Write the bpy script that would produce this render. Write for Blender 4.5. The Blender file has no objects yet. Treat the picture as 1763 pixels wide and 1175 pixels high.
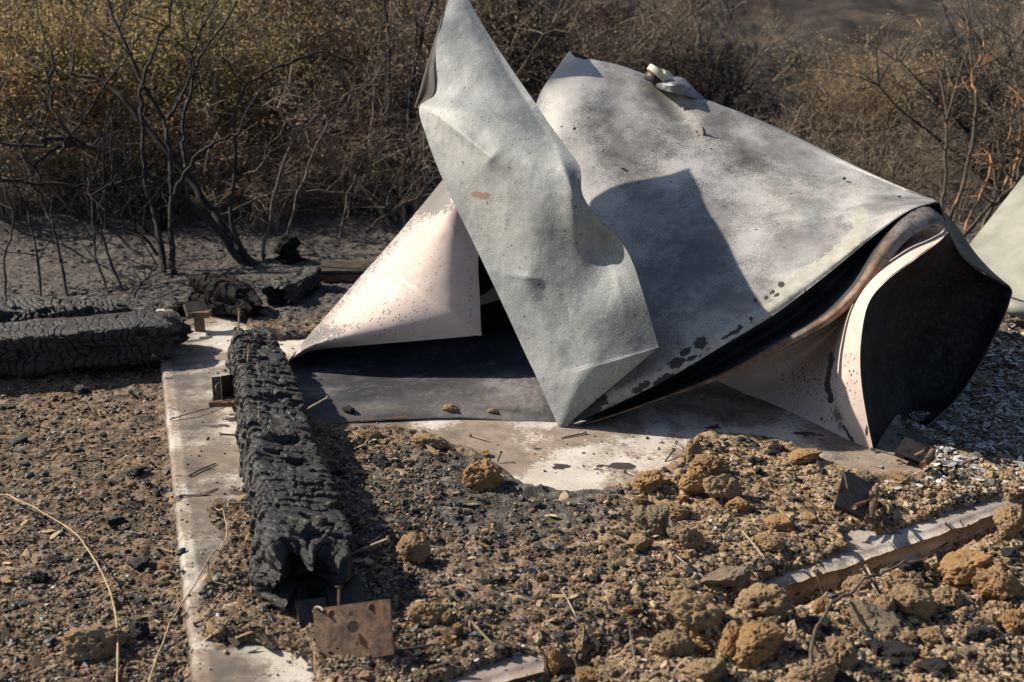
import bpy, bmesh, math, random
import numpy as np
from mathutils import Vector, Matrix
random.seed(7); RS = np.random.RandomState(11)
C = bpy.context.scene.collection
SC = bpy.context.scene
# ------------------------------------------------------------------ camera, sky, sun, exposure
F = 2000.0; PITCH = math.radians(17.7); CAM = np.array([0.0, 0.0, 1.5])
FW = np.array([0, math.cos(PITCH), -math.sin(PITCH)]); UP = np.array([0, math.sin(PITCH), math.cos(PITCH)])
cd = bpy.data.cameras.new('camera'); cam = bpy.data.objects.new('camera', cd); C.objects.link(cam)
cam.location = CAM; cam.rotation_euler = (math.radians(90) - PITCH, 0, 0)
cd.sensor_width = 36; cd.lens = 36 * F / 1763; cd.clip_start = 0.05; cd.clip_end = 1000
cd.dof.use_dof = True; cd.dof.focus_distance = 3.8; cd.dof.aperture_fstop = 3.6
SC.camera = cam
SUN_EL = math.radians(36); SUN_AZ = math.radians(20)      # azimuth: from the left, turned this much to the far side
sund = np.array([-math.cos(SUN_EL) * math.cos(SUN_AZ), math.cos(SUN_EL) * math.sin(SUN_AZ), math.sin(SUN_EL)])
w = bpy.data.worlds.new('World'); SC.world = w; w.use_nodes = True
nt = w.node_tree; bg = nt.nodes['Background']; sky = nt.nodes.new('ShaderNodeTexSky')
sky.sky_type = 'NISHITA'; sky.sun_disc = False; sky.sun_elevation = SUN_EL
sky.sun_rotation = math.atan2(sund[0], sund[1])
nt.links.new(sky.outputs[0], bg.inputs[0]); bg.inputs[1].default_value = 0.065
sl = bpy.data.lights.new('sun', 'SUN'); sl.energy = 4.8; sl.angle = math.radians(0.5); sl.color = (1.0, 0.91, 0.78)
so = bpy.data.objects.new('sun', sl); C.objects.link(so)
so.rotation_euler = Vector(sund).to_track_quat('Z', 'Y').to_euler()
SC.view_settings.view_transform = 'Standard'; SC.view_settings.look = 'None'
SC.view_settings.exposure = 0.6; SC.view_settings.gamma = 1

def P(px, py, d):
    px = np.asarray(px, float); py = np.asarray(py, float); d = np.asarray(d, float)
    xc = (px - 881.5) / F * d; yc = -(py - 587.5) / F * d
    return np.stack([CAM[0] + xc, CAM[1] + yc * UP[1] + d * FW[1], CAM[2] + yc * UP[2] + d * FW[2]], -1)
def plane_at(px, py, z=0.0):
    v = (py - 587.5) / F; d = (CAM[2] - z) / (math.sin(PITCH) + v * math.cos(PITCH)); return P(px, py, d)
# ------------------------------------------------------------------ noise
def _h(ix, iy, iz, s):
    n = (ix.astype(np.int64) * 374761393 + iy.astype(np.int64) * 668265263 + iz.astype(np.int64) * 2147483647 + s * 974634777) & 0xffffffff
    n = ((n ^ (n >> 13)) * 1274126177) & 0xffffffff
    n = ((n ^ (n >> 16)) * 2246822519) & 0xffffffff
    return ((n ^ (n >> 15)) & 0xffffff) / float(0xffffff)
def vn(p, s=0):
    i = np.floor(p); f = p - i; f = f * f * f * (f * (f * 6 - 15) + 10); i = i.astype(np.int64); r = 0
    for a in (0, 1):
        for b in (0, 1):
            for c in (0, 1):
                wgt = (f[..., 0] if a else 1 - f[..., 0]) * (f[..., 1] if b else 1 - f[..., 1]) * (f[..., 2] if c else 1 - f[..., 2])
                r = r + wgt * _h(i[..., 0] + a, i[..., 1] + b, i[..., 2] + c, s)
    return r * 2 - 1
def fbm(p, o=4, s=0, g=0.5):
    r = 0; a = 1; t = 0
    for k in range(o):
        r = r + a * vn(p * (2.03 ** k) + k * 17.3, s + k); t += a; a *= g
    return r / t
def fb2(x, y, sc, o=4, s=0, g=0.5): return fbm(np.stack([x * sc, y * sc, np.zeros_like(x) + 0.37], -1), o, s, g)
def worley(p, s=0):
    i = np.floor(p).astype(np.int64); best = np.full(p.shape[:-1], 9.0); sec = best.copy(); cid = np.zeros(p.shape[:-1])
    for a in (-1, 0, 1):
        for b in (-1, 0, 1):
            for c in (-1, 0, 1):
                q = i + np.array([a, b, c])
                o = np.stack([_h(q[..., 0], q[..., 1], q[..., 2], s + k) for k in (1, 2, 3)], -1)
                d = np.sqrt((((q + o) - p) ** 2).sum(-1))
                m = d < best; sec = np.where(m, best, np.minimum(sec, d)); cid = np.where(m, _h(q[..., 0], q[..., 1], q[..., 2], s + 9), cid); best = np.where(m, d, best)
    return best, sec, cid
def sstep(a, b, x):
    t = np.clip((x - a) / (b - a), 0, 1); return t * t * (3 - 2 * t)
# ------------------------------------------------------------------ material mini language
class M:
    def __init__(s, name):
        s.m = bpy.data.materials.new(name); s.m.use_nodes = True; s.n = s.m.node_tree.nodes; s.l = s.m.node_tree.links
        s.b = s.n['Principled BSDF']; s.tc = s.n.new('ShaderNodeTexCoord'); s.geo = None
    def put(s, sock, v):
        if isinstance(v, bpy.types.NodeSocket): s.l.new(v, sock)
        elif v is not None:
            if isinstance(v, (tuple, list)) and len(v) == 3 and sock.type == 'RGBA': v = (*v, 1)
            sock.default_value = v
    def vec(s, sc=(1, 1, 1), src='Object', rot=(0, 0, 0)):
        mp = s.n.new('ShaderNodeMapping'); s.l.new(s.tc.outputs[src], mp.inputs[0]); mp.inputs[3].default_value = sc; mp.inputs[2].default_value = rot; return mp.outputs[0]
    def noise(s, scale, detail=4, rough=0.55, vec=None, dist=0, off=0):
        t = s.n.new('ShaderNodeTexNoise'); s.l.new(vec if vec is not None else s.tc.outputs['Object'], t.inputs['Vector'])
        t.inputs['Scale'].default_value = scale; t.inputs['Detail'].default_value = detail; t.inputs['Roughness'].default_value = rough; t.inputs['Distortion'].default_value = dist
        return t.outputs[0]
    def vor(s, scale, feat='F1', vec=None, out='Distance'):
        t = s.n.new('ShaderNodeTexVoronoi'); t.feature = feat; s.l.new(vec if vec is not None else s.tc.outputs['Object'], t.inputs['Vector']); t.inputs['Scale'].default_value = scale; return t.outputs[out]
    def ramp(s, v, *st):
        r = s.n.new('ShaderNodeValToRGB'); s.put(r.inputs[0], v); e = r.color_ramp.elements
        while len(e) < len(st): e.new(0.5)
        for k, (p, c) in enumerate(st):
            e[k].position = p; c = (c, c, c) if isinstance(c, (int, float)) else c; e[k].color = (*c, 1)
        return r.outputs[0]
    def mix(s, f, a, b, mode='MIX'):
        x = s.n.new('ShaderNodeMix'); x.data_type = 'RGBA'; x.blend_type = mode; s.put(x.inputs[0], f); s.put(x.inputs[6], a); s.put(x.inputs[7], b); return x.outputs[2]
    def math(s, op, a, b=0.0, c=None):
        x = s.n.new('ShaderNodeMath'); x.operation = op; s.put(x.inputs[0], a); s.put(x.inputs[1], b)
        if c is not None: s.put(x.inputs[2], c)
        return x.outputs[0]
    def attr(s, name):
        a = s.n.new('ShaderNodeAttribute'); a.attribute_name = name; return a.outputs['Fac']
    def island(s):
        g = s.n.new('ShaderNodeNewGeometry'); return g.outputs['Random Per Island']
    def orand(s):
        g = s.n.new('ShaderNodeObjectInfo'); return g.outputs['Random']
    def bump(s, h, st=0.3, dist=0.01, prev=None):
        b = s.n.new('ShaderNodeBump'); s.put(b.inputs['Height'], h); b.inputs['Strength'].default_value = st; b.inputs['Distance'].default_value = dist
        if prev is not None: s.l.new(prev, b.inputs['Normal'])
        return b.outputs[0]
    def out(s, col, rough=0.8, metal=0.0, normal=None, spec=0.5):
        s.put(s.b.inputs['Base Color'], col); s.put(s.b.inputs['Roughness'], rough); s.put(s.b.inputs['Metallic'], metal)
        s.b.inputs['Specular IOR Level'].default_value = spec
        if normal is not None: s.l.new(normal, s.b.inputs['Normal'])
        return s.m
def thr(m, x, lo, hi): return m.ramp(x, (lo, 0.0), (hi, 1.0))

def mat_soil():
    m = M('soil'); a = m.attr('ash'); r = m.attr('tan')
    n1 = m.noise(3.5, 6, 0.6); n2 = m.noise(28, 6, 0.65); n3 = m.noise(160, 4, 0.7)
    brown = m.ramp(n2, (0.36, (0.04, 0.03, 0.024)), (0.5, (0.165, 0.118, 0.08)), (0.64, (0.31, 0.225, 0.155)))
    tan = m.ramp(n2, (0.36, (0.07, 0.048, 0.03)), (0.5, (0.29, 0.20, 0.12)), (0.66, (0.50, 0.37, 0.235)))
    ash = m.ramp(n2, (0.3, (0.035, 0.032, 0.029)), (0.5, (0.10, 0.09, 0.08)), (0.68, (0.19, 0.17, 0.15)))
    c = m.mix(m.math('ADD', r, m.math('MULTIPLY', m.math('SUBTRACT', n1, 0.5), 0.8)), brown, tan)
    af = m.math('ADD', a, m.math('MULTIPLY', m.math('SUBTRACT', m.noise(9, 5, 0.65), 0.5), 1.6)); c = m.mix(thr(m, af, 0.3, 0.75), c, ash)
    red = thr(m, m.noise(22, 5, 0.7, m.vec((1, 1, 1), rot=(0, 0, 1.1))), 0.62, 0.72); c = m.mix(m.math('MULTIPLY', red, 0.5), c, (0.24, 0.075, 0.03))
    wh = thr(m, m.noise(75, 3, 0.6, m.vec((1, 1, 1), rot=(0.5, 0, 0.4))), 0.69, 0.74); c = m.mix(wh, c, (0.4, 0.38, 0.34))
    bk = thr(m, m.noise(60, 4, 0.6, m.vec((1, 1, 1), rot=(0, 1.5, 0.4))), 0.60, 0.66); c = m.mix(bk, c, (0.012, 0.011, 0.01))
    c = m.mix(m.math('MULTIPLY', m.attr('far'), 0.8), c, m.ramp(m.noise(1.6, 6, 0.7), (0.38, (0.014, 0.012, 0.011)), (0.55, (0.05, 0.042, 0.035)), (0.68, (0.13, 0.09, 0.06))))
    nb = m.bump(n2, 0.7, 0.012); nb = m.bump(n3, 0.8, 0.004, nb); nb = m.bump(m.vor(110), 0.5, 0.004, nb)
    return m.out(c, 0.95, 0, nb, 0.15)
def mat_slab():
    m = M('burnt_concrete'); v = m.vec((1, 0.35, 1), rot=(0, 0, 0.12))
    n = m.math('ADD', m.math('MULTIPLY', m.noise(75, 6, 0.8, m.vec((0.8, 1.15, 1), rot=(0, 0, 0.12))), 0.75), m.math('MULTIPLY', m.noise(13, 5, 0.7), 0.25)); big = m.noise(2.4, 5, 0.6); spots = m.noise(6, 4, 0.5, m.vec((1, 1.6, 1), rot=(0, 0.4, 0)))
    white = m.ramp(m.noise(8, 5, 0.6), (0.3, (0.44, 0.39, 0.325)), (0.7, (0.64, 0.60, 0.535)))
    brown = m.ramp(m.noise(20, 4), (0.3, (0.20, 0.155, 0.12)), (0.7, (0.33, 0.26, 0.205)))
    f = thr(m, m.math('ADD', n, m.math('MULTIPLY', m.math('SUBTRACT', big, 0.5), 1.3)), 0.485, 0.555)
    c = m.mix(f, brown, white)
    soot = thr(m, m.math('ADD', m.noise(2.1, 5, 0.6, m.vec((1, 1, 1), rot=(0.7, 0, 1))), m.math('MULTIPLY', m.noise(30, 4, 0.6), 0.12)), 0.60, 0.70)
    c = m.mix(m.math('MULTIPLY', soot, 0.75), c, (0.10, 0.085, 0.075))
    sp = thr(m, m.math('ADD', spots, m.math('MULTIPLY', m.noise(60, 3), 0.05)), 0.665, 0.68); c = m.mix(sp, c, (0.055, 0.045, 0.04))
    dirt = m.attr('dirt'); dd = thr(m, m.math('ADD', dirt, m.math('MULTIPLY', m.math('SUBTRACT', m.noise(90, 5, 0.7), 0.5), 1.3)), 0.4, 0.7)
    c = m.mix(m.math('MULTIPLY', dd, 0.85), c, m.ramp(m.noise(45, 4), (0.35, (0.09, 0.065, 0.05)), (0.65, (0.26, 0.19, 0.13))))
    rim = m.attr('pink'); c = m.mix(m.math('MULTIPLY', rim, m.ramp(n, (0.35, 0.3), (0.6, 0.9))), c, m.ramp(m.noise(12, 4), (0.4, (0.34, 0.27, 0.235)), (0.6, (0.46, 0.41, 0.37))))
    sootm = m.attr('soot'); c = m.mix(thr(m, m.math('ADD', sootm, m.math('MULTIPLY', m.math('SUBTRACT', m.noise(7, 5, 0.7), 0.5), 1.1)), 0.4, 0.75), c, (0.13, 0.11, 0.095))
    pore = thr(m, m.vor(95), 0.10, 0.2); c = m.mix(m.math('MULTIPLY', m.math('SUBTRACT', 1.0, pore), 0.55), c, (0.13, 0.11, 0.09)); nb = m.bump(n, 0.5, 0.005); nb = m.bump(m.noise(200, 3, 0.6), 0.4, 0.002, nb); nb = m.bump(pore, 0.4, 0.002, nb)
    return m.out(c, 0.9, 0, nb, 0.2)
def mat_char(name='char', base=0.012, spec=0.5, rough=(0.32, 0.6), brown=0.0, stripe=700):
    m = M(name); n = m.noise(18, 5, 0.6); n2 = m.noise(140, 4, 0.6)
    c = m.ramp(n, (0.3, (base * 0.6,) * 3), (0.7, (base * 1.5 + 0.02 * brown, base * 1.45 + 0.014 * brown, base * 1.4 + 0.008 * brown)))
    ash = thr(m, m.noise(38, 5, 0.7), 0.62, 0.78); c = m.mix(m.math('MULTIPLY', ash, 0.35), c, (0.12, 0.11, 0.10))
    wv = m.n.new('ShaderNodeTexWave'); m.l.new(m.vec((1, 1, 1)), wv.inputs[0]); wv.inputs['Scale'].default_value = stripe / 6.0; wv.inputs['Distortion'].default_value = 6; wv.inputs['Detail'].default_value = 2; wv.inputs['Detail Scale'].default_value = 0.6
    nb = m.bump(n2, 0.7, 0.004); nb = m.bump(wv.outputs[1], 0.6, 0.0015, nb); nb = m.bump(m.noise(420, 3, 0.7), 0.5, 0.002, nb)
    return m.out(c, m.ramp(n2, (0.35, rough[0]), (0.65, rough[1])), 0, nb, spec)
def mat_rock(name, a, b, c3, dark=0.25):
    m = M(name); n = m.noise(14, 6, 0.65); n2 = m.noise(90, 5, 0.7); o = m.orand()
    c = m.ramp(n, (0.32, a), (0.5, b), (0.68, c3)); c = m.mix(m.math('MULTIPLY', o, 0.22), c, (0.20, 0.16, 0.12))
    d = thr(m, m.noise(30, 4, 0.6, m.vec((1, 1, 1), rot=(1, 0, 0))), 0.58, 0.7); c = m.mix(m.math('MULTIPLY', d, dark), c, (0.04, 0.033, 0.03))
    nb = m.bump(n2, 0.9, 0.004); nb = m.bump(m.vor(70), 0.4, 0.004, nb)
    return m.out(c, 0.95, 0, nb, 0.15)
def mat_island(name, cols, rough=0.9, spec=0.2, bscale=300):
    m = M(name); st = [(k / len(cols), c) for k, c in enumerate(cols)]
    r = m.ramp(m.island(), *st); m.n[-1] if False else None
    for nd in m.n:
        if nd.type == 'VALTORGB': nd.color_ramp.interpolation = 'CONSTANT'
    c = m.mix(0.35, r, m.ramp(m.noise(120, 3), (0.3, 0.3), (0.7, 1.0)), 'MULTIPLY')
    return m.out(c, rough, 0, m.bump(m.noise(bscale, 3), 0.5, 0.003), spec)
def mat_plain(name, a, b, scale=40, rough=0.7, metal=0.0, bump=0.2, spec=0.4, third=None):
    m = M(name); n = m.noise(scale, 5, 0.6); c = m.ramp(n, (0.35, a), (0.65, b))
    if third: c = m.mix(thr(m, m.noise(scale * 0.45, 5, 0.7, m.vec((1, 1, 1), rot=(1, 1, 0))), 0.55, 0.65), c, third)
    return m.out(c, rough, metal, m.bump(m.noise(scale * 4, 4), bump, 0.002), spec)
def mat_bark(name, a, b, third=None):
    m = M(name); n = m.noise(25, 4, 0.6, m.vec((1, 1, 0.25))); o = m.orand(); c = m.ramp(n, (0.35, a), (0.65, b))
    if third: c = m.mix(thr(m, m.noise(5, 3, 0.6), 0.52, 0.6), c, third)
    return m.out(c, 0.8, 0, m.bump(m.noise(90, 3), 0.4, 0.003), 0.25)
def mat_leaf(name, cols):
    m = M(name); st = [(k / max(1, len(cols) - 1), c) for k, c in enumerate(cols)]
    c = m.ramp(m.island(), *st); m.b.inputs['Transmission Weight'].default_value = 0
    tr = m.n.new('ShaderNodeBsdfTranslucent'); mx = m.n.new('ShaderNodeMixShader'); mx.inputs[0].default_value = 0.4
    mt = m.out(c, 0.8, 0, None, 0.2); m.l.new(c, tr.inputs[0]); o = [x for x in m.n if x.type == 'OUTPUT_MATERIAL'][0]
    m.l.new(m.b.outputs[0], mx.inputs[1]); m.l.new(tr.outputs[0], mx.inputs[2]); m.l.new(mx.outputs[0], o.inputs[0]); return mt

def mat_flap():                        # weathered grey-green paint over zinc
    m = M('weathered_grey_green_paint'); n1 = m.noise(5, 5, 0.6); n2 = m.noise(40, 5, 0.6); n3 = m.noise(150, 3, 0.6)
    c = m.ramp(n1, (0.34, (0.17, 0.182, 0.182)), (0.47, (0.225, 0.24, 0.24)), (0.58, (0.28, 0.295, 0.29)), (0.7, (0.20, 0.215, 0.213)))
    c = m.mix(m.math('MULTIPLY', m.attr('ma'), 0.85), c, m.ramp(n2, (0.35, (0.36, 0.375, 0.35)), (0.65, (0.47, 0.465, 0.42))))
    c = m.mix(m.ramp(n3, (0.52, 0.0), (0.7, 0.55)), c, (0.47, 0.485, 0.475))
    wsp = thr(m, m.vor(85, vec=m.vec((1, 1, 1))), 0.12, 0.17); c = m.mix(m.math('MULTIPLY', m.math('SUBTRACT', 1.0, wsp), m.ramp(m.noise(12, 3), (0.5, 0.0), (0.62, 0.8))), c, (0.62, 0.62, 0.58))
    dsp = thr(m, m.noise(75, 2, 0.4, m.vec((1, 1, 1), rot=(0.3, 1, 0))), 0.70, 0.73); c = m.mix(dsp, c, (0.07, 0.06, 0.05))
    stk = m.noise(14, 5, 0.65, m.vec((1.6, 1, 0.35), rot=(0, 0.38, 0))); c = m.mix(m.ramp(stk, (0.52, 0.0), (0.7, 0.35)), c, (0.12, 0.122, 0.12)); c = m.mix(m.ramp(stk, (0.3, 0.4), (0.42, 0.0)), c, (0.46, 0.47, 0.45))
    rust = thr(m, m.math('ADD', m.attr('mb'), m.math('MULTIPLY', m.math('SUBTRACT', n2, 0.5), 1.4)), 0.5, 0.7); c = m.mix(m.math('MULTIPLY', rust, 0.8), c, (0.23, 0.13, 0.10))
    edge = m.attr('mc'); c = m.mix(m.math('MULTIPLY', thr(m, m.math('ADD', edge, m.math('MULTIPLY', m.math('SUBTRACT', n2, 0.5), 1.0)), 0.5, 0.8), 0.6), c, (0.12, 0.12, 0.11))  # darker cut edge and streaks, also painted shade in a dent
    nb = m.bump(n2, 0.16, 0.006); nb = m.bump(thr(m, n3, 0.5, 0.75), 0.28, 0.003, nb)
    nb = m.bump(rust, -0.5, 0.003, nb)
    return m.out(c, m.ramp(n2, (0.3, 0.5), (0.7, 0.7)), 0.05, nb, 0.4)
def mat_shell():
    m = M('scorched_grey_zinc'); n1 = m.noise(3.6, 5, 0.6, dist=0.4); n2 = m.noise(30, 5, 0.6); n3 = m.noise(260, 3, 0.7)
    c = m.ramp(n1, (0.36, (0.20, 0.19, 0.18)), (0.46, (0.32, 0.295, 0.27)), (0.54, (0.45, 0.425, 0.395)), (0.62, (0.28, 0.28, 0.265)), (0.70, (0.38, 0.385, 0.36)))
    c = m.mix(1.0, c, m.ramp(m.noise(2.3, 5, 0.62, m.vec((1, 1, 1), rot=(0.4, 0.9, 0)), 0.6), (0.36, (0.42, 0.41, 0.40)), (0.58, (0.92, 0.92, 0.92))), 'MULTIPLY')
    spk = m.math('ADD', m.math('MULTIPLY', m.noise(4.2, 4, 0.65, m.vec((1, 1, 1), rot=(0, 0.8, 0.3))), 1.0), m.math('MULTIPLY', m.math('SUBTRACT', n3, 0.5), 1.3))
    c = m.mix(m.math('MULTIPLY', thr(m, m.math('ADD', spk, m.math('MULTIPLY', m.attr('ma'), 0.24)), 0.50, 0.70), 0.9), c, (0.64, 0.62, 0.58))
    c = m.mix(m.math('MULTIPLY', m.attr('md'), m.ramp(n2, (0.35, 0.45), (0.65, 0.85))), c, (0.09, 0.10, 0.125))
    sand = thr(m, m.math('ADD', m.attr('mb'), m.math('MULTIPLY', m.math('SUBTRACT', m.noise(55, 4, 0.65), 0.5), 1.1)), 0.42, 0.6); c = m.mix(m.math('MULTIPLY', sand, 0.9), c, m.ramp(n2, (0.3, (0.37, 0.35, 0.29)), (0.7, (0.50, 0.475, 0.41))))
    blk = thr(m, m.math('ADD', m.attr('mc'), m.math('MULTIPLY', m.math('SUBTRACT', m.noise(70, 5, 0.7), 0.5), 1.5)), 0.5, 0.6); c = m.mix(blk, c, (0.045, 0.036, 0.03))
    dsp = thr(m, m.noise(48, 1, 0.3, m.vec((1, 1, 1), rot=(0.3, 1, 0))), 0.77, 0.79); c = m.mix(dsp, c, (0.08, 0.07, 0.06))
    nb = m.bump(n3, 0.10, 0.002); nb = m.bump(sand, 0.35, 0.002, nb); nb = m.bump(n2, 0.05, 0.006, nb)
    return m.out(c, m.ramp(n2, (0.3, 0.40), (0.7, 0.55)), 0.12, nb, 0.5)
def mat_pink():
    m = M('heat_bleached_pink_paint'); n2 = m.noise(20, 5, 0.6)
    c = m.ramp(n2, (0.3, (0.54, 0.42, 0.37)), (0.7, (0.64, 0.53, 0.47)))
    v = m.vor(60, vec=m.vec((1, 1, 1)))
    dot = m.math('SUBTRACT', m.attr('ma'), m.math('MULTIPLY', v, 1.6))
    c = m.mix(thr(m, dot, 0.0, 0.04), c, (0.10, 0.09, 0.085))
    sc = thr(m, m.math('ADD', m.attr('mb'), m.math('MULTIPLY', m.math('SUBTRACT', m.noise(80, 5, 0.7), 0.5), 2.0)), 0.62, 0.72); c = m.mix(m.math('MULTIPLY', sc, 0.9), c, (0.09, 0.09, 0.085))
    bl = thr(m, m.math('ADD', m.attr('mc'), m.math('MULTIPLY', m.math('SUBTRACT', m.noise(35, 5, 0.65), 0.5), 1.0)), 0.5, 0.56); c = m.mix(bl, c, (0.05, 0.047, 0.045))
    ps = thr(m, m.noise(95, 2, 0.5, m.vec((1, 1, 1), rot=(1, 0.3, 0))), 0.68, 0.72); c = m.mix(m.math('MULTIPLY', ps, 0.6), c, (0.2, 0.16, 0.15))
    nb = m.bump(sc, -0.3, 0.0015); nb = m.bump(m.noise(220, 3), 0.12, 0.002, nb); nb = m.bump(bl, -0.4, 0.0015, nb)
    return m.out(c, 0.6, 0, nb, 0.4)
def mat_soot():
    m = M('sooty_steel'); n = m.noise(7, 5, 0.65, m.vec((0.7, 1, 1.5))); n2 = m.noise(45, 5, 0.7)
    c = m.ramp(n, (0.35, (0.018, 0.019, 0.022)), (0.55, (0.035, 0.036, 0.04)), (0.7, (0.07, 0.07, 0.075)))
    c = m.mix(m.math('MULTIPLY', thr(m, m.math('ADD', m.noise(5, 5, 0.7, m.vec((1, 1, 1), rot=(0, 1, 0))), m.math('MULTIPLY', m.math('SUBTRACT', n2, 0.5), 0.5)), 0.55, 0.7), m.attr('ma')), c, (0.26, 0.25, 0.24))
    c = m.mix(m.math('MULTIPLY', m.attr('mb'), m.ramp(n2, (0.35, 0.5), (0.7, 1.0))), c, m.ramp(n, (0.3, (0.16, 0.14, 0.13)), (0.7, (0.25, 0.23, 0.22))))
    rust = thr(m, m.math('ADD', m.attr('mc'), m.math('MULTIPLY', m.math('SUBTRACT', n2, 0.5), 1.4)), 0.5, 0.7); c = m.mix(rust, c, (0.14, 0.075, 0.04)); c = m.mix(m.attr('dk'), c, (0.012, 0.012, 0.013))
    nb = m.bump(n2, 0.25, 0.003); r_ = m.out(c, m.ramp(n2, (0.3, 0.55), (0.7, 0.8)), 0.0, nb, 0.3); m.put(m.b.inputs['Specular IOR Level'], m.math('MULTIPLY', m.math('SUBTRACT', 1.0, m.attr('dk')), 0.35)); return r_
def mat_black():
    m = M('charred_black_lining'); n = m.noise(9, 6, 0.65); n2 = m.noise(60, 4, 0.6)
    c = m.ramp(n, (0.35, (0.006, 0.006, 0.006)), (0.7, (0.022, 0.021, 0.021)))
    c = m.mix(m.math('MULTIPLY', thr(m, n2, 0.5, 0.7), m.attr('ma')), c, (0.06, 0.06, 0.065))
    return m.out(c, 0.75, 0, m.bump(n, 0.4, 0.01), 0.25)
def mat_rim():
    m = M('rusty_rim_steel'); n = m.noise(14, 5, 0.65); n2 = m.noise(70, 4, 0.6)
    c = m.ramp(n, (0.3, (0.06, 0.045, 0.035)), (0.47, (0.17, 0.10, 0.06)), (0.6, (0.26, 0.17, 0.11)), (0.72, (0.24, 0.22, 0.20)))
    c = m.mix(m.attr('ma'), c, m.ramp(n2, (0.35, (0.06, 0.06, 0.07)), (0.6, (0.25, 0.245, 0.25))))
    c = m.mix(thr(m, n2, 0.6, 0.7), c, (0.03, 0.027, 0.025))
    return m.out(c, 0.6, 0.1, m.bump(n2, 0.3, 0.003), 0.4)

MT = dict(soil=mat_soil(), slab=mat_slab(), char=mat_char('char', 0.012, 0.55, (0.34, 0.85)), charb=mat_char('brown_char', 0.026, 0.4, (0.45, 0.85), 0.5), charm=mat_char('matte_char', 0.009, 0.2, (0.7, 0.9), 0.3),
    ochre=mat_rock('ochre_clod', (0.32, 0.175, 0.075), (0.48, 0.285, 0.13), (0.56, 0.38, 0.20)), tan=mat_rock('tan_clod', (0.30, 0.195, 0.11), (0.44, 0.30, 0.17), (0.54, 0.40, 0.25)),
    grey=mat_rock('grey_brown_stone', (0.22, 0.165, 0.115), (0.33, 0.255, 0.175), (0.42, 0.34, 0.24)), orange=mat_rock('orange_clod', (0.32, 0.17, 0.085), (0.44, 0.26, 0.13), (0.50, 0.36, 0.21)),
    flap=mat_flap(), shell=mat_shell(), pink=mat_pink(), soot=mat_soot(), black=mat_black(), rim=mat_rim(),
    edge=mat_plain('worn_sheet_edge', (0.16, 0.14, 0.12), (0.42, 0.38, 0.33), 60, 0.6, 0.2), darkedge=mat_plain('dark_sheet_edge', (0.035, 0.03, 0.027), (0.09, 0.075, 0.06), 60, 0.6, 0.2),
    back=mat_plain('burnt_backside', (0.03, 0.025, 0.021), (0.065, 0.053, 0.045), 20, 0.75, 0.1),
    zinc=mat_plain('dull_zinc', (0.16, 0.14, 0.12), (0.36, 0.33, 0.28), 60, 0.5, 0.4, third=(0.22, 0.15, 0.09)), nailtan=mat_plain('scaled_nail_steel', (0.30, 0.22, 0.13), (0.46, 0.36, 0.24), 90, 0.7, 0.1, third=(0.2, 0.2, 0.2)),
    naildark=mat_plain('dark_nail_steel', (0.05, 0.045, 0.045), (0.13, 0.11, 0.10), 90, 0.6, 0.3), rust=mat_plain('rusted_steel', (0.075, 0.048, 0.034), (0.21, 0.135, 0.09), 45, 0.65, 0.2, 0.5, third=(0.20, 0.095, 0.05)),
    dsteel=mat_plain('dark_burnt_steel', (0.028, 0.025, 0.025), (0.085, 0.07, 0.06), 30, 0.55, 0.4), straw=mat_plain('dry_straw', (0.33, 0.23, 0.12), (0.50, 0.38, 0.22), 60, 0.7),
    stick=mat_plain('scorched_stick', (0.06, 0.045, 0.035), (0.16, 0.11, 0.075), 50, 0.8), pale=mat_plain('pale_greenish_sheet', (0.30, 0.30, 0.25), (0.42, 0.405, 0.335), 7, 0.6, 0.1, third=(0.36, 0.33, 0.25)),
    cream=mat_plain('cream_plastic', (0.42, 0.40, 0.30), (0.56, 0.53, 0.42), 60, 0.6, 0.1), chip=mat_island('pale_wood_chip', [(0.42, 0.30, 0.17), (0.5, 0.38, 0.24), (0.30, 0.2, 0.11)]),
    bark=mat_bark('burnt_bark', (0.014, 0.012, 0.011), (0.04, 0.034, 0.03)), barkg=mat_bark('grey_scorched_bark', (0.055, 0.046, 0.038), (0.15, 0.12, 0.095)),
    barko=mat_bark('peeled_orange_bark', (0.10, 0.075, 0.055), (0.05, 0.04, 0.03), (0.42, 0.22, 0.11)), twig=mat_bark('pale_twig', (0.15, 0.12, 0.09), (0.32, 0.25, 0.185)))
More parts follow.
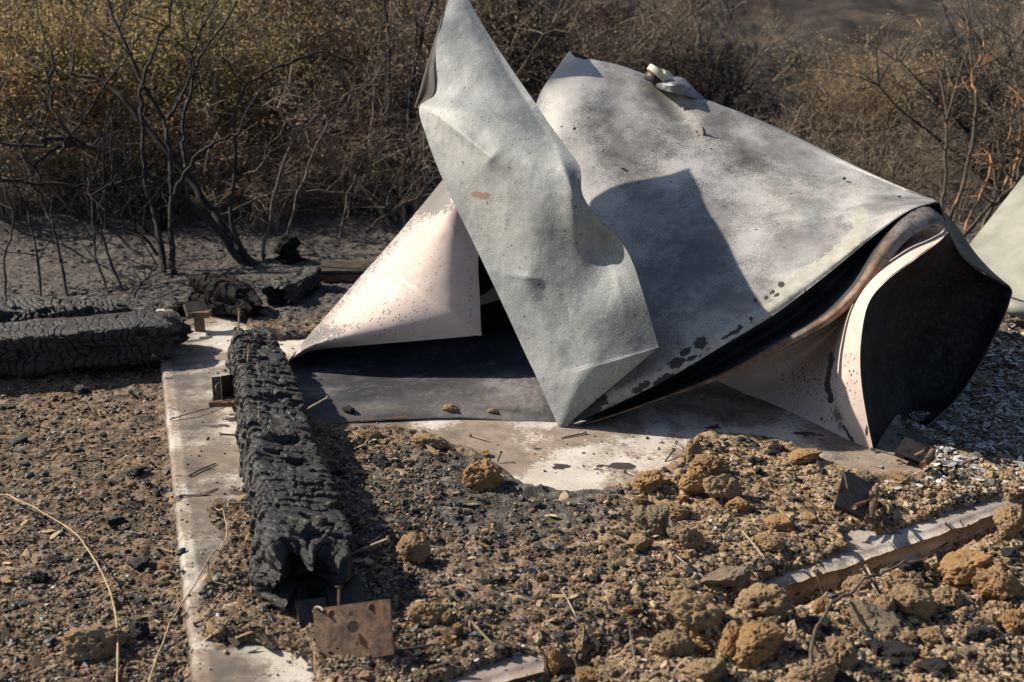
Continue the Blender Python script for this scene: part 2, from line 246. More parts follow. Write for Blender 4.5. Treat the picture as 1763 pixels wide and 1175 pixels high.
# ------------------------------------------------------------------ object helpers
def tag(o, label=None, cat=None, group=None, kind=None):
    if label: o['label'] = label
    if cat: o['category'] = cat
    if group: o['group'] = group
    if kind: o['kind'] = kind
    return o
def root(name, loc, label, cat, group=None):
    o = bpy.data.objects.new(name, None); C.objects.link(o); o.location = [float(q) for q in loc]; o.empty_display_size = 0.1
    return tag(o, label, cat, group)
def mesh_np(name, V, Fs, mats, mi=None, smooth=True, attrs=None):
    V = np.asarray(V, np.float32); me = bpy.data.meshes.new(name)
    if isinstance(Fs, np.ndarray): Fs = [Fs]
    tot = sum(f.shape[0] for f in Fs); loops = np.concatenate([f.ravel() for f in Fs]).astype(np.int32)
    ln = np.concatenate([np.full(f.shape[0], f.shape[1]) for f in Fs]); st = np.concatenate([[0], np.cumsum(ln)[:-1]]).astype(np.int32)
    me.vertices.add(len(V)); me.vertices.foreach_set('co', V.ravel()); me.loops.add(len(loops)); me.loops.foreach_set('vertex_index', loops)
    me.polygons.add(tot); me.polygons.foreach_set('loop_start', st)
    for mm in mats: me.materials.append(mm)
    if mi is not None: me.polygons.foreach_set('material_index', np.asarray(mi, np.int32))
    me.update(calc_edges=True); me.validate()
    me.polygons.foreach_set('use_smooth', np.full(len(me.polygons), bool(smooth)))
    for k, a in (attrs or {}).items():
        at = me.attributes.new(k, 'FLOAT', 'POINT'); at.data.foreach_set('value', np.asarray(a, np.float32).ravel())
    return me
def link(name, me, parent=None, loc=None):
    o = bpy.data.objects.new(name, me); C.objects.link(o)
    if parent is not None: o.parent = parent
    if loc is not None: o.location = [float(q) for q in loc]
    return o
def grid_faces(nu, nv, off=0, wrap=False):
    i = np.arange(nu - 1)[:, None] * nv; j = np.arange(nv if wrap else nv - 1)[None, :]; j2 = (j + 1) % nv
    return np.stack([i + j, i + nv + j, i + nv + j2, i + j2], -1).reshape(-1, 4) + off
class MB:                                    # collects simple shapes into one mesh
    def __init__(s): s.v = []; s.q = []; s.t = []; s.n = 0
    def add(s, V, Q=None, T=None):
        if Q is not None and len(Q): s.q.append(np.asarray(Q).reshape(-1, 4) + s.n)
        if T is not None and len(T): s.t.append(np.asarray(T).reshape(-1, 3) + s.n)
        s.v.append(np.asarray(V, float)); s.n += len(V)
    def tube(s, pts, rad, k=6, cap=True):
        pts = np.asarray(pts, float); rad = np.broadcast_to(np.asarray(rad, float), (len(pts),))
        t = np.gradient(pts, axis=0); t /= np.linalg.norm(t, axis=1)[:, None] + 1e-9
        ref = np.array([0.3, 0.1, 1.0]) if abs(t[0][2]) < 0.9 else np.array([1.0, 0.2, 0.1])
        a = np.cross(t, ref); a /= np.linalg.norm(a, axis=1)[:, None] + 1e-9; b = np.cross(t, a)
        ang = np.arange(k) / k * 2 * math.pi
        V = pts[:, None, :] + rad[:, None, None] * (np.cos(ang)[None, :, None] * a[:, None, :] + np.sin(ang)[None, :, None] * b[:, None, :])
        V = V.reshape(-1, 3); n = len(pts); Q = grid_faces(n, k, 0, True); T = []
        if cap:
            V = np.vstack([V, pts[:1], pts[-1:]]); c0 = n * k
            T = [(c0, (i + 1) % k, i) for i in range(k)] + [(c0 + 1, (n - 1) * k + i, (n - 1) * k + (i + 1) % k) for i in range(k)]
        s.add(V, Q, T); return s
    def box(s, c, half, R=None):
        V = np.array([[x, y, z] for x in (-1, 1) for y in (-1, 1) for z in (-1, 1)], float) * np.array(half)
        if R is not None: V = V @ np.array(R).T
        s.add(V + np.array(c), [(0, 1, 3, 2), (4, 6, 7, 5), (0, 4, 5, 1), (2, 3, 7, 6), (0, 2, 6, 4), (1, 5, 7, 3)]); return s
    def build(s, name, mat, parent=None, smooth=True, origin=None, bevel=0):
        V = np.vstack(s.v); fs = []
        if s.q: fs.append(np.vstack(s.q))
        if s.t: fs.append(np.vstack(s.t))
        if origin is not None: V = V - np.array(origin)
        me = mesh_np(name, V, fs, [mat], smooth=smooth); o = link(name, me, parent)
        if bevel: md = o.modifiers.new('bevel', 'BEVEL'); md.width = bevel; md.segments = 2
        return o
def spline(pts, n):
    pts = np.asarray(pts, float); m = len(pts); p = np.vstack([2 * pts[0] - pts[1], pts, 2 * pts[-1] - pts[-2]])
    t = np.linspace(0, m - 1 - 1e-6, n); i = t.astype(int); f = (t - i)[:, None]
    a, b, c, d = p[i], p[i + 1], p[i + 2], p[i + 3]
    return 0.5 * ((2 * b) + (-a + c) * f + (2 * a - 5 * b + 4 * c - d) * f ** 2 + (-a + 3 * b - 3 * c + d) * f ** 3)
# ------------------------------------------------------------------ ground height
def inpoly(x, y, poly):
    r = np.zeros(x.shape, bool); n = len(poly)
    for i in range(n):
        x1, y1 = poly[i]; x2, y2 = poly[(i + 1) % n]
        c = ((y1 > y) != (y2 > y)) & (x < (x2 - x1) * (y - y1) / (y2 - y1 + 1e-12) + x1); r ^= c
    return r
def isect(a, b, c, d):
    A = np.array([b - a, c - d]).T; t = np.linalg.solve(A, c - a); return a + (b - a) * t[0]
L1 = plane_at(275, 620)[:2]; L2 = plane_at(330, 1175)[:2]; F1 = plane_at(1700, 885)[:2]; F2 = plane_at(920, 1150)[:2]
SA = isect(L1, L2, F1, F2); SB = F1 + (F1 - F2) / np.linalg.norm(F1 - F2) * 0.25
ld = (L1 - SA) / np.linalg.norm(L1 - SA); SD = plane_at(300, 528)[:2]; SD = SA + ld * np.dot(SD - SA, ld); SCn = SB + ld * 2.6
SLAB = [SA, SB, SCn, SD]
GX0, GX1, GY0, GY1, GR = -3.2, 4.4, 1.2, 8.2, 0.012
gx = np.arange(GX0, GX1, GR); gy = np.arange(GY0, GY1, GR); GXm, GYm = np.meshgrid(gx, gy, indexing='ij')
def blur(a, r):
    k = np.hanning(2 * r + 3)[1:-1]; k /= k.sum()
    a = np.apply_along_axis(lambda v: np.convolve(np.pad(v, r, 'edge'), k, 'valid'), 0, a)
    return np.apply_along_axis(lambda v: np.convolve(np.pad(v, r, 'edge'), k, 'valid'), 1, a)
def ppoly(*p): return [tuple(plane_at(a, b)[:2]) for a, b in p]
EXP = [ppoly((262, 520), (425, 520), (430, 700), (470, 860), (390, 868), (345, 878), (395, 930), (372, 960), (345, 1010), (345, 1060), (350, 1110), (420, 1108), (530, 1128), (560, 1220), (290, 1220), (255, 600)),
       ppoly((440, 590), (1100, 540), (1330, 570), (1530, 690), (1610, 795), (1575, 828), (1470, 818), (1405, 792), (1335, 762), (1200, 752), (1175, 792), (1105, 832), (1000, 853), (905, 846), (850, 802), (790, 770), (720, 741), (560, 733), (480, 700)),
       ppoly((1445, 925), (1470, 905), (1520, 925), (1600, 893), (1700, 862), (1740, 850), (1740, 900), (1500, 1000), (1330, 1050), (1290, 1030), (1310, 1000), (1400, 972), (1470, 945)),
       ppoly((690, 1215), (770, 1175), (890, 1128), (945, 1125), (930, 1170), (780, 1240))]
ex = np.zeros(GXm.shape)
for p_ in EXP: ex = np.maximum(ex, inpoly(GXm, GYm, p_).astype(float))
ex = blur(ex, 5); ins = blur(inpoly(GXm, GYm, SLAB).astype(float), 1); inb = blur(inpoly(GXm, GYm, SLAB).astype(float), 14)
def lut(a, x, y):
    u = np.clip((x - GX0) / GR, 0, len(gx) - 1.001); v = np.clip((y - GY0) / GR, 0, len(gy) - 1.001); i = u.astype(int); j = v.astype(int); f = u - i; g = v - j
    return a[i, j] * (1 - f) * (1 - g) + a[i + 1, j] * f * (1 - g) + a[i, j + 1] * (1 - f) * g + a[i + 1, j + 1] * f * g
EDIR = (F1 - F2) / np.linalg.norm(F1 - F2); QA = float(np.dot(plane_at(1300, 1020)[:2] - F2, EDIR))
def H(x, y, fine=True):
    x = np.asarray(x, float); y = np.asarray(y, float)
    e = lut(ex, x, y); s = lut(ins, x, y); b = lut(inb, x, y)
    n1 = fb2(x, y, 2.2, 3, 5); n2 = fb2(x, y, 11, 4, 9); n3 = fb2(x, y, 55, 3, 21) if fine else 0
    ee = sstep(0.35, 0.65, e + 0.22 * n2)
    soil = 0.014 + 0.016 * (n1 + 0.5) + 0.024 * n2 + 0.010 * n3
    hin = soil * (1 - ee) + (-0.03) * ee
    front = sstep(-0.3, 0.5, x)                                        # right foreground is a rougher heap
    out = -0.045 - 0.065 * front * sstep(0.12, 0.42, b) + 0.02 * n1 + (0.014 + 0.022 * front) * n2 + (0.008 + 0.006 * front) * n3 + 0.05 * front * sstep(0.25, 0.0, b) * sstep(4.2, 3.0, y)
    qd = ((x - F2[0]) * EDIR[0] + (y - F2[1]) * EDIR[1]); bur = sstep(QA + .05, QA - .15, qd) * front; out = out + bur * (0.065 * sstep(0.12, 0.42, b) + .045)
    out = out + 0.045 * sstep(4.8, 5.3, y)
    h = hin * s + out * (1 - s)
    # far terrain: a low rise, then the hillside
    yy = y + 0.6 * fb2(x, y, 0.35, 2, 40) - 0.18 * np.clip(x, -3, 6)
    h = h + 0.05 * np.clip(yy - 6.6, 0, 3) + 0.26 * np.clip(yy - 9.0, 0, 30) + 0.14 * sstep(6, 8, yy) * fb2(x, y, 1.3, 5, 33, .6) + 0.25 * sstep(10, 14, yy) * fb2(x, y, 0.5, 4, 35)
    return h
TNEAR = H(GXm, GYm)
FXg = np.arange(-16, 16.01, .12); FYg = np.arange(1, 30, .12); TFAR = H(*np.meshgrid(FXg, FYg, indexing='ij'), False)
def HT(x, y):                                                          # height from tables, for placing things
    u = np.clip((x + 16) / .12, 0, len(FXg) - 1.001); v = np.clip((y - 1) / .12, 0, len(FYg) - 1.001); i = u.astype(int); j = v.astype(int); f = u - i; g = v - j; a = TFAR
    far = a[i, j] * (1 - f) * (1 - g) + a[i + 1, j] * f * (1 - g) + a[i, j + 1] * (1 - f) * g + a[i + 1, j + 1] * f * g
    return np.where((x > GX0) & (x < GX1 - .05) & (y > GY0) & (y < GY1 - .05), lut(TNEAR, x, y), far)
def hit(px, py):                                                       # where the pixel's ray meets the ground
    px = np.atleast_1d(np.asarray(px, float)); py = np.atleast_1d(np.asarray(py, float))
    ds = 2.0 * (25 / 2.0) ** (np.arange(90) / 89.0); lo = np.full(px.shape, 2.0); hi = np.full(px.shape, 25.0); done = np.zeros(px.shape, bool)
    if len(px) < 50:
        q = P(px[:, None], py[:, None], ds[None]); under = q[..., 2] < HT(q[..., 0], q[..., 1]); k = np.maximum(under.argmax(1), 1); lo = ds[k - 1]; hi = ds[k]
    else:
        for k in range(1, len(ds)):
            q = P(px, py, np.full(px.shape, ds[k])); under = q[:, 2] < HT(q[:, 0], q[:, 1]); m = under & ~done; lo[m] = ds[k - 1]; hi[m] = ds[k]; done |= under
    for k in range(10):
        md = (lo + hi) / 2; q = P(px, py, md); u = q[:, 2] < HT(q[:, 0], q[:, 1]); hi = np.where(u, md, hi); lo = np.where(u, lo, md)
    return P(px, py, (lo + hi) / 2), (lo + hi) / 2
def surf(px, py):                                                      # the same, but the slab top counts
    q, d = hit([px], [py]); q = q[0]; d = d[0]
    if q[2] < 0:
        c = plane_at(px, py, 0.0)
        if inpoly(np.array([c[0]]), np.array([c[1]]), SLAB)[0]: return c, float(np.dot(c - CAM, FW))
    return q, d
def grade(segs):
    r = [segs[0][0]]
    for a, b, s0, s1 in segs:
        x = a
        while x < b - 1e-6:
            t = (x - a) / (b - a); x += s0 + (s1 - s0) * t; r.append(min(x, b))
    return np.array(r)
X = grade([(-150, -30, 25, 6), (-30, -6, 6, 0.3), (-6, -2.2, 0.22, 0.03), (-2.2, 2.4, 0.0085, 0.0085), (2.4, 7, 0.03, 0.22), (7, 30, 0.3, 6), (30, 150, 6, 25)])
Y = grade([(-30, 0, 6, 0.4), (0, 2.2, 0.25, 0.02), (2.2, 4.2, 0.0085, 0.0085), (4.2, 7, 0.012, 0.03), (7, 16, 0.035, 0.12), (16, 40, 0.2, 5), (40, 250, 6, 30)])
XX, YY = np.meshgrid(X, Y, indexing='ij'); ZZ = H(XX, YY)
ashm = np.clip(sstep(4.7, 5.6, YY) * 0.95 + .25 * fb2(XX, YY, 1.6, 3, 77) + 0.9 * np.exp(-(((XX - 0.0) / 0.38) ** 2 + ((YY - 3.15) / 0.3) ** 2)) + 0.45 * np.exp(-(((XX + 0.35) / 0.3) ** 2 + ((YY - 3.3) / 0.6) ** 2)) + 0.7 * np.exp(-(((XX - 0.62) / 0.22) ** 2 + ((YY - 4.05) / 0.10) ** 2)) + 0.34 * sstep(-0.5, -1.0, XX), 0, 1)
tanm = np.clip(sstep(-0.1, 0.6, XX) * sstep(4.9, 4.0, YY) * 1.0, 0, 1)
gme = mesh_np('ground', np.stack([XX, YY, ZZ], -1).reshape(-1, 3), grid_faces(len(X), len(Y))[:, ::-1], [MT['soil']], attrs={'ash': ashm, 'tan': tanm, 'far': sstep(7.5, 9.5, YY)})
tag(link('ground', gme), kind='structure')
# slab: gridded top so stains can follow its edges
def build_slab():
    nu, nv = 260, 200; uu = np.linspace(0, 1, nu); vv = np.linspace(0, 1, nv); r = 0.014
    U, V = np.meshgrid(uu, vv, indexing='ij'); A, B, Cc, D = SLAB
    pt = ((1 - U) * (1 - V))[..., None] * A + (U * (1 - V))[..., None] * B + (U * V)[..., None] * Cc + ((1 - U) * V)[..., None] * D
    wob = 0.004 * fb2(pt[..., 0], pt[..., 1], 6, 3, 3)
    lf = np.linalg.norm(D - A); wf = np.linalg.norm(B - A)
    de = np.minimum(np.minimum(U * wf, (1 - U) * wf), np.minimum(V * lf, (1 - V) * lf))
    em = sstep(0.06, 0.0, de)[..., None]; pt = pt + em * np.stack([.004 * fb2(pt[..., 0], pt[..., 1], 14, 4, 61, .65), .004 * fb2(pt[..., 0], pt[..., 1], 14, 4, 62, .65)], -1)
    z = -r * (1 + .7 * fb2(pt[..., 0], pt[..., 1], 18, 3, 63)) * (1 - np.sqrt(np.clip(1 - (1 - np.clip(de / r, 0, 1)) ** 2, 0, 1))) + 0 * wob
    top = np.concatenate([pt, z[..., None]], -1).reshape(-1, 3)
    # border skirt
    idx = np.arange(nu * nv).reshape(nu, nv); ring = np.concatenate([idx[:, 0], idx[-1, 1:], idx[-2::-1, -1], idx[0, -2:0:-1]])
    V2 = [top]; Fq = [grid_faces(nu, nv)[:, ::-1]]; prev = ring; n = len(top); rw = top[ring]
    for dz in (-0.05, -0.1, -0.2):
        q = rw.copy(); q[:, 2] = dz; q[:, :2] += 0.003 * np.stack([fb2(q[:, 0], q[:, 1], 9, 3, int(-dz * 100)), fb2(q[:, 0], q[:, 1], 9, 3, 50)], -1)
        cur = np.arange(n, n + len(ring)); n += len(ring); V2.append(q)
        Fq.append(np.stack([prev, cur, np.roll(cur, -1), np.roll(prev, -1)], -1)); prev = cur
    V2 = np.vstack(V2); x, y = V2[:, 0], V2[:, 1]; e = lut(ex, x, y)
    dirt = np.clip(1.1 - e * 1.15, 0, 1); side = np.zeros(len(V2)); side[nu * nv:] = 1; dirt = np.maximum(dirt * (1 - side), side * 0.35)
    fd = np.abs(np.cross(F1 - F2, np.stack([x, y], -1) - F2)) / np.linalg.norm(F1 - F2); ldd = np.abs(np.cross(L1 - L2, np.stack([x, y], -1) - L2)) / np.linalg.norm(L1 - L2)
    pink = np.clip(np.maximum(sstep(0.30, 0.03, fd) * 0.75, 0.5 * sstep(0.02, 0.0, ldd)), 0, 1) ; pink = np.maximum(pink, side * 0.8)
    so_ = 0.66 * sstep(0.42, 0.06, ldd) * sstep(0.02, 0.05, ldd) + 0.35 * np.exp(-(((x - 0.75) / 0.35) ** 2 + ((y - 4.4) / 0.25) ** 2))
    me = mesh_np('concrete_slab', V2, np.vstack(Fq), [MT['slab']], attrs={'dirt': dirt, 'pink': pink, 'soot': np.clip(so_, 0, 1)})
    tag(link('concrete_slab', me), kind='structure')
build_slab()
# ------------------------------------------------------------------ sheet metal patches
def bez(rows, nu, nv):
    R = [spline(r, nv) for r in rows]; R = np.array(R)                 # rows x nv x 3
    return np.stack([spline(R[:, j], nu) for j in range(nv)], 1)
def sheet(name, rows, nu, nv, mats, parent, thick=0.004, dents=(), masks=None, wob=0.004, wsc=3.0, seed=1, back=1, label=None):
    G = bez(rows, nu, nv); px, py, d = G[..., 0], G[..., 1], G[..., 2].copy()
    for (cx, cy, rx, ry, an, am, *cr) in dents:
        c, s = math.cos(math.radians(an)), math.sin(math.radians(an)); X_ = (px - cx) * c + (py - cy) * s; Y_ = -(px - cx) * s + (py - cy) * c
        d += am * (np.exp(-(X_ / rx) ** 2 - (np.sqrt(Y_ ** 2 + 4) - 2) / ry) if cr else np.exp(-(X_ / rx) ** 2 - (Y_ / ry) ** 2))
    W = P(px, py, d); W = W + (wob * fbm(W * wsc, 4, seed))[..., None] * FW
    du = np.gradient(W, axis=0); dv = np.gradient(W, axis=1); N = np.cross(du, dv); N /= np.linalg.norm(N, axis=-1)[..., None] + 1e-12
    if (N * (W - CAM)).sum() < 0: N = -N                                # N points away from the camera
    Fv = W.reshape(-1, 3); Bv = (W + N * thick).reshape(-1, 3); n = nu * nv; gf = grid_faces(nu, nv)
    a, b, c = Fv[gf[len(gf) // 2][:3]]
    if np.dot(np.cross(b - a, c - a), a - CAM) > 0: gf = gf[:, ::-1]
    idx = np.arange(n).reshape(nu, nv); ring = np.concatenate([idx[:, 0], idx[-1, 1:], idx[-2::-1, -1], idx[0, -2:0:-1]]); m = len(ring)
    V = np.vstack([Fv, Bv, Fv[ring], Bv[ring]]); r0 = 2 * n + np.arange(m); r1 = r0 + m
    rf = np.stack([r0, np.roll(r0, -1), np.roll(r1, -1), r1], -1)
    mi = np.concatenate([np.zeros(len(gf)), np.ones(len(gf)), np.full(m, 2)])
    at = {}
    for k, fn in (masks or {}).items():
        a_ = np.clip(fn(px, py), 0, 1).ravel(); at[k] = np.concatenate([a_, a_, a_[ring], a_[ring]])
    V = V - np.array(parent.location)
    me = mesh_np(name, V, [np.vstack([gf, gf[:, ::-1] + n, rf])], mats, mi=mi, attrs=at)
    o = link(name, me, parent)
    if label: o['label'] = label
    return o
def g2(x, y, cx, cy, rx, ry, an=0):
    c, s = math.cos(math.radians(an)), math.sin(math.radians(an)); X_ = (x - cx) * c + (y - cy) * s; Y_ = -(x - cx) * s + (y - cy) * c
    return np.exp(-(X_ / rx) ** 2 - (Y_ / ry) ** 2)
def pline(x, y, pts, wdt):
    best = np.full(x.shape, 1e9)
    for (x1, y1), (x2, y2) in zip(pts[:-1], pts[1:]):
        L = (x2 - x1) ** 2 + (y2 - y1) ** 2; t = np.clip(((x - x1) * (x2 - x1) + (y - y1) * (y2 - y1)) / L, 0, 1)
        best = np.minimum(best, np.hypot(x - x1 - t * (x2 - x1), y - y1 - t * (y2 - y1)))
    return np.exp(-(best / wdt) ** 2)
TK = root('collapsed_tank', plane_at(965, 740), 'large crumpled sheet metal tank folded over on the concrete slab', 'tank')
def flap():
    L = [(780, -34, 4.86), (771, -8, 4.83), (764, 30, 4.78), (751, 75, 4.72), (748, 120, 4.68), (747, 162, 4.64), (722, 187, 4.64), (734, 235, 4.58), (752, 285, 4.53), (777, 342, 4.47), (806, 400, 4.40), (835, 460, 4.33), (868, 530, 4.25), (900, 600, 4.17), (920, 642, 4.13), (926, 655, 4.10), (930, 664, 4.09), (946, 700, 4.05), (963, 738, 4.0)]
    R = [(785, -34, 4.86), (802, -8, 4.83), (828, 38, 4.78), (856, 82, 4.73), (885, 125, 4.68), (915, 168, 4.62), (945, 212, 4.57), (975, 254, 4.51), (999, 290, 4.46), (1003, 335, 4.40), (1032, 378, 4.34), (1068, 415, 4.26), (1090, 455, 4.19), (1108, 510, 4.12), (1131, 588, 4.04), (1134, 598, 4.04), (1126, 605, 4.04), (1056, 664, 4.01), (969, 738, 4.0)]
    RD = [4.76, 4.70, 4.60, 4.48, 4.36, 4.25, 4.14, 4.05, 3.98, 3.95, 3.92, 3.90, 3.88, 3.87, 3.88, 3.88, 3.885, 3.95, 4.0]
    LD = [4.76, 4.71, 4.62, 4.53, 4.47, 4.43, 4.42, 4.37, 4.33, 4.29, 4.25, 4.20, 4.155, 4.105, 4.07, 4.06, 4.055, 4.03, 4.0]
    c1 = [-.0, -.01, -.02, -.02, -.02, -.025, -.06, -.06, -.06, -.05, -.05, -.045, -.04, -.035, -.03, -.03, -.03, -.022, 0]
    c2 = [0, -.01, -.02, -.03, -.03, -.04, -.05, -.06, -.07, -.06, -.04, -.01, -.0, -.02, -.02, -.02, -.02, -.015, 0]
    rows = []
    for l, r, a, b in zip(L, R, c1, c2):
        l, r = np.array(l), np.array(r); l[2] = LD[len(rows)]; r[2] = RD[len(rows)]; rows.append([l, l + (r - l) * .33 + [0, 0, a], l + (r - l) * .67 + [0, 0, b], r])
    dents = [(1045, 436, 48, 34, 60, .028), (985, 350, 18, 70, -10, -.03), (850, 265, 26, 60, 40, -.012), (905, 480, 22, 30, 0, -.012), (800, 60, 30, 50, -30, .02), (960, 560, 18, 90, -22, .012), (1010, 640, 20, 60, 30, -.01), (905, 180, 22, 70, -50, .012),
             (800, 235, 75, 14, 38, -.028, 1), (1022, 395, 60, 14, 55, .018, 1), (845, 272, 24, 9, -50, -.009, 1), (1060, 475, 50, 12, 75, -.009, 1), (975, 300, 60, 12, 70, -.012, 1), (905, 478, 34, 5, 8, -.008, 1), (985, 560, 90, 24, 72, .010, 1), (890, 150, 80, 10, 58, .012, 1)]
    mk = {'ma': lambda x, y: 0.9 * pline(x, y, [(745, 200), (790, 260), (830, 300), (860, 380)], 55) + 0.5 * g2(x, y, 960, 620, 60, 90) + 0.35 * g2(x, y, 900, 410, 60, 60),
          'mb': lambda x, y: 0.95 * g2(x, y, 828, 337, 26, 9, 5) + 0.5 * g2(x, y, 988, 590, 12, 38, -8) + 0.45 * g2(x, y, 842, 78, 10, 22, -15) + 0.4 * g2(x, y, 845, 115, 12, 18),
          'mc': lambda x, y: 0.6 * pline(x, y, [(1133, 598), (965, 738)], 7) + 0.5 * pline(x, y, [(778, 0), (800, 60), (790, 110)], 26) * 0.6 + 0.55 * g2(x, y, 1050, 440, 28, 24) + 0.5 * pline(x, y, [(870, 450), (905, 545)], 7)}  # mc: darker lower edge and streaks, plus shade painted into the dent
    sheet('torn_flap', rows, 340, 130, [MT['flap'], MT['back'], MT['edge']], TK, 0.004, dents, mk, 0.010, 5, 3)
    # dark return of the same sheet behind its upper left edge
    a = [(780, -38, 4.77), (772, 0, 4.72), (752, 62, 4.60), (737, 110, 4.52), (724, 155, 4.46), (715, 186, 4.44)]
    b = [(790, -36, 4.78), (786, 0, 4.76), (778, 60, 4.745), (768, 110, 4.71), (762, 150, 4.66), (748, 186, 4.50)]
    c = [(781, -34, 4.76), (772, -8, 4.71), (758, 52, 4.576), (748.5, 110, 4.478), (747.5, 160, 4.428), (724, 187, 4.42)]
    sheet('torn_edge', [c, [(np.array(p) + np.array(q)) / 2 + [0, 0, .004] for p, q in zip(a, c)], a, [(np.array(p) + np.array(q)) / 2 for p, q in zip(a, b)], b], 30, 60, [MT['back'], MT['back'], MT['edge']], TK, 0.003, wob=0.001)
flap()
LOW = [(966, 739, 4.02), (1060, 697, 4.0), (1150, 652, 3.98), (1250, 592, 3.97), (1335, 540, 3.98), (1420, 476, 4.0), (1500, 410, 4.05), (1560, 366, 4.1), (1612, 347, 4.2)]
TOP = [(980, 92, 5.10), (1012, 103, 5.13), (1080, 118, 5.12), (1200, 166, 5.0), (1300, 204, 4.92), (1400, 250, 4.8), (1490, 294, 4.65), (1560, 326, 4.5), (1600, 340, 4.33)]
def shell():
    ss = [0, .06, .2, .4, .6, .8, .93, 1]; gg = [0, .02, .13, .34, .56, .78, .93, 1.03]; rows = []
    for s, g in zip(ss, gg):
        r = []
        for k, (a, b) in enumerate(zip(LOW, TOP)):
            a, b = np.array(a), np.array(b); p = a + (b - a) * s; p[2] = a[2] + (b[2] - a[2]) * g - .0
            if k == 0: p = np.array([966 - 52 * s, 739 - 620 * s, 4.02 + 1.12 * g]) if s < .95 else np.array([978, 93, 5.09])
            if k == 0 and .9 < s < .95: p = np.array([926, 170, 5.05])
            r.append(p)
        rows.append(r)
    rows.append([np.array(t) + [[1, 4, 9, 10][min(k, 3)], [1, 4, 10, 14][min(k, 3)], [.008, .05, .2, .35][min(k, 3)]] for k, t in enumerate(TOP)])
    rows[-2] = [np.array(t) for t in rows[-2]]
    dents = [(1165, 195, 22, 62, -38, .05), (1215, 215, 40, 40, 0, -.02), (1205, 235, 50, 12, 10, .012), (975, 190, 50, 90, 5, -.035), (1060, 200, 60, 60, 0, -.015), (1300, 370, 60, 120, 60, .02), (1390, 420, 60, 60, 0, .02), (1400, 360, 90, 22, 25, -.012), (1130, 130, 40, 22, 20, .03)]
    blots = [(1165, 625, 16, 9), (1180, 606, 13, 7), (1206, 591, 12, 12), (1190, 617, 12, 4), (1345, 490, 6, 6), (1330, 503, 5, 4), (1319, 513, 4, 4), (1337, 508, 5, 3), (1265, 572, 14, 4), (1274, 564, 5, 5), (1250, 580, 10, 3), (1292, 549, 4, 4), (1145, 655, 22, 10), (1110, 663, 12, 7), (1098, 672, 10, 6), (1300, 518, 4, 3), (1034, 688, 14, 14), (1010, 710, 30, 14)]
    def mc(x, y):
        r = 0.0 * x
        for (a, b, c, d) in blots: r = np.maximum(r, 1.1 * g2(x, y, a, b, c * 1.15, d * 1.15, -25))
        r = np.maximum(r, 0.42 * sstep(22, 4, np.abs(y - np.interp(x, [966, 1060, 1150, 1250, 1335, 1420, 1500], [735, 694, 648, 588, 536, 472, 406]))) * sstep(1420, 1250, x)); r = np.maximum(r, .40 * sstep(1130, 1060, x) * sstep(640, 700, y)); return np.maximum(r, 0.8 * g2(x, y, 1200, 228, 3, 8))
    mk = {'ma': lambda x, y: 1.3 * pline(x, y, [(975, 105), (965, 180), (1000, 320)], 50) + 0.9 * g2(x, y, 1290, 410, 40, 70, -20) + 0.7 * g2(x, y, 1200, 290, 70, 40) + .5 * pline(x, y, [(1460, 300), (1485, 390)], 30),
          'mb': lambda x, y: np.maximum(0.95 * pline(x, y, [(1485, 370), (1480, 400), (1440, 440), (1395, 470), (1340, 510)], 15), sstep(30, 5, 0 * x + np.abs((y - np.interp(x, [966, 1150, 1250, 1335, 1420, 1500], [725, 640, 578, 524, 462, 398]))) ) * 0.62 * sstep(1500, 1340, x)),
          'mc': mc, 'md': lambda x, y: 1.0 * g2(x, y, 1170, 500, 140, 60, -20) + 0.75 * g2(x, y, 1150, 390, 80, 80) + .4 * g2(x, y, 1400, 420, 60, 40, -30) + .35 * g2(x, y, 1180, 200, 30, 60, -38)}  # md: dark bluish steel, deepened to paint in the flap's cast shadow
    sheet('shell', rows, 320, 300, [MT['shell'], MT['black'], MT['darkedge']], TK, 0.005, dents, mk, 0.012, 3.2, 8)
shell()
RU = [(972, 741, 4.03), (1060, 712, 3.99), (1150, 680, 3.96), (1250, 640, 3.94), (1340, 590, 3.93), (1420, 543, 3.94), (1474, 490, 3.96), (1510, 430, 3.99), (1545, 385, 4.02), (1575, 362, 4.05), (1600, 357, 4.07), (1624, 376, 4.08)]
RL = [(974, 743, 4.03), (1060, 716, 3.99), (1152, 684, 3.96), (1255, 647, 3.93), (1346, 601, 3.92), (1430, 556, 3.93), (1489, 503, 3.95), (1530, 452, 3.97), (1562, 413, 3.99), (1590, 394, 4.0), (1615, 386, 4.02), (1632, 393, 4.04)]
def band():
    lo = spline(LOW, 12); up = [p + [2, -2, .05] for p in lo]; up[-1] = np.array([1618, 350, 4.22])
    mid = [(p * .5 + np.array(q) * .5) + [0, 0, .14] for p, q in zip(up, RU)]
    sheet('folded_lining', [up, mid, [np.array(q) + [0, 1, .012] for q in RU]], 40, 160, [MT['soot'], MT['black'], MT['darkedge']], TK, 0.004, (), {'mc': lambda x, y: 0.45 * g2(x, y, 1280, 610, 130, 24, -28)}, 0.004)
    mid = [(np.array(p) + np.array(q)) / 2 + [0, 0, -.012] for p, q in zip(RU, RL)]
    sheet('rim_band', [RU, mid, RL], 16, 220, [MT['rim'], MT['black'], MT['edge']], TK, 0.006, (), {'ma': lambda x, y: sstep(1500, 1560, x) * .8 + .6 * g2(x, y, 1375, 575, 18, 12)}, 0.003)
band()
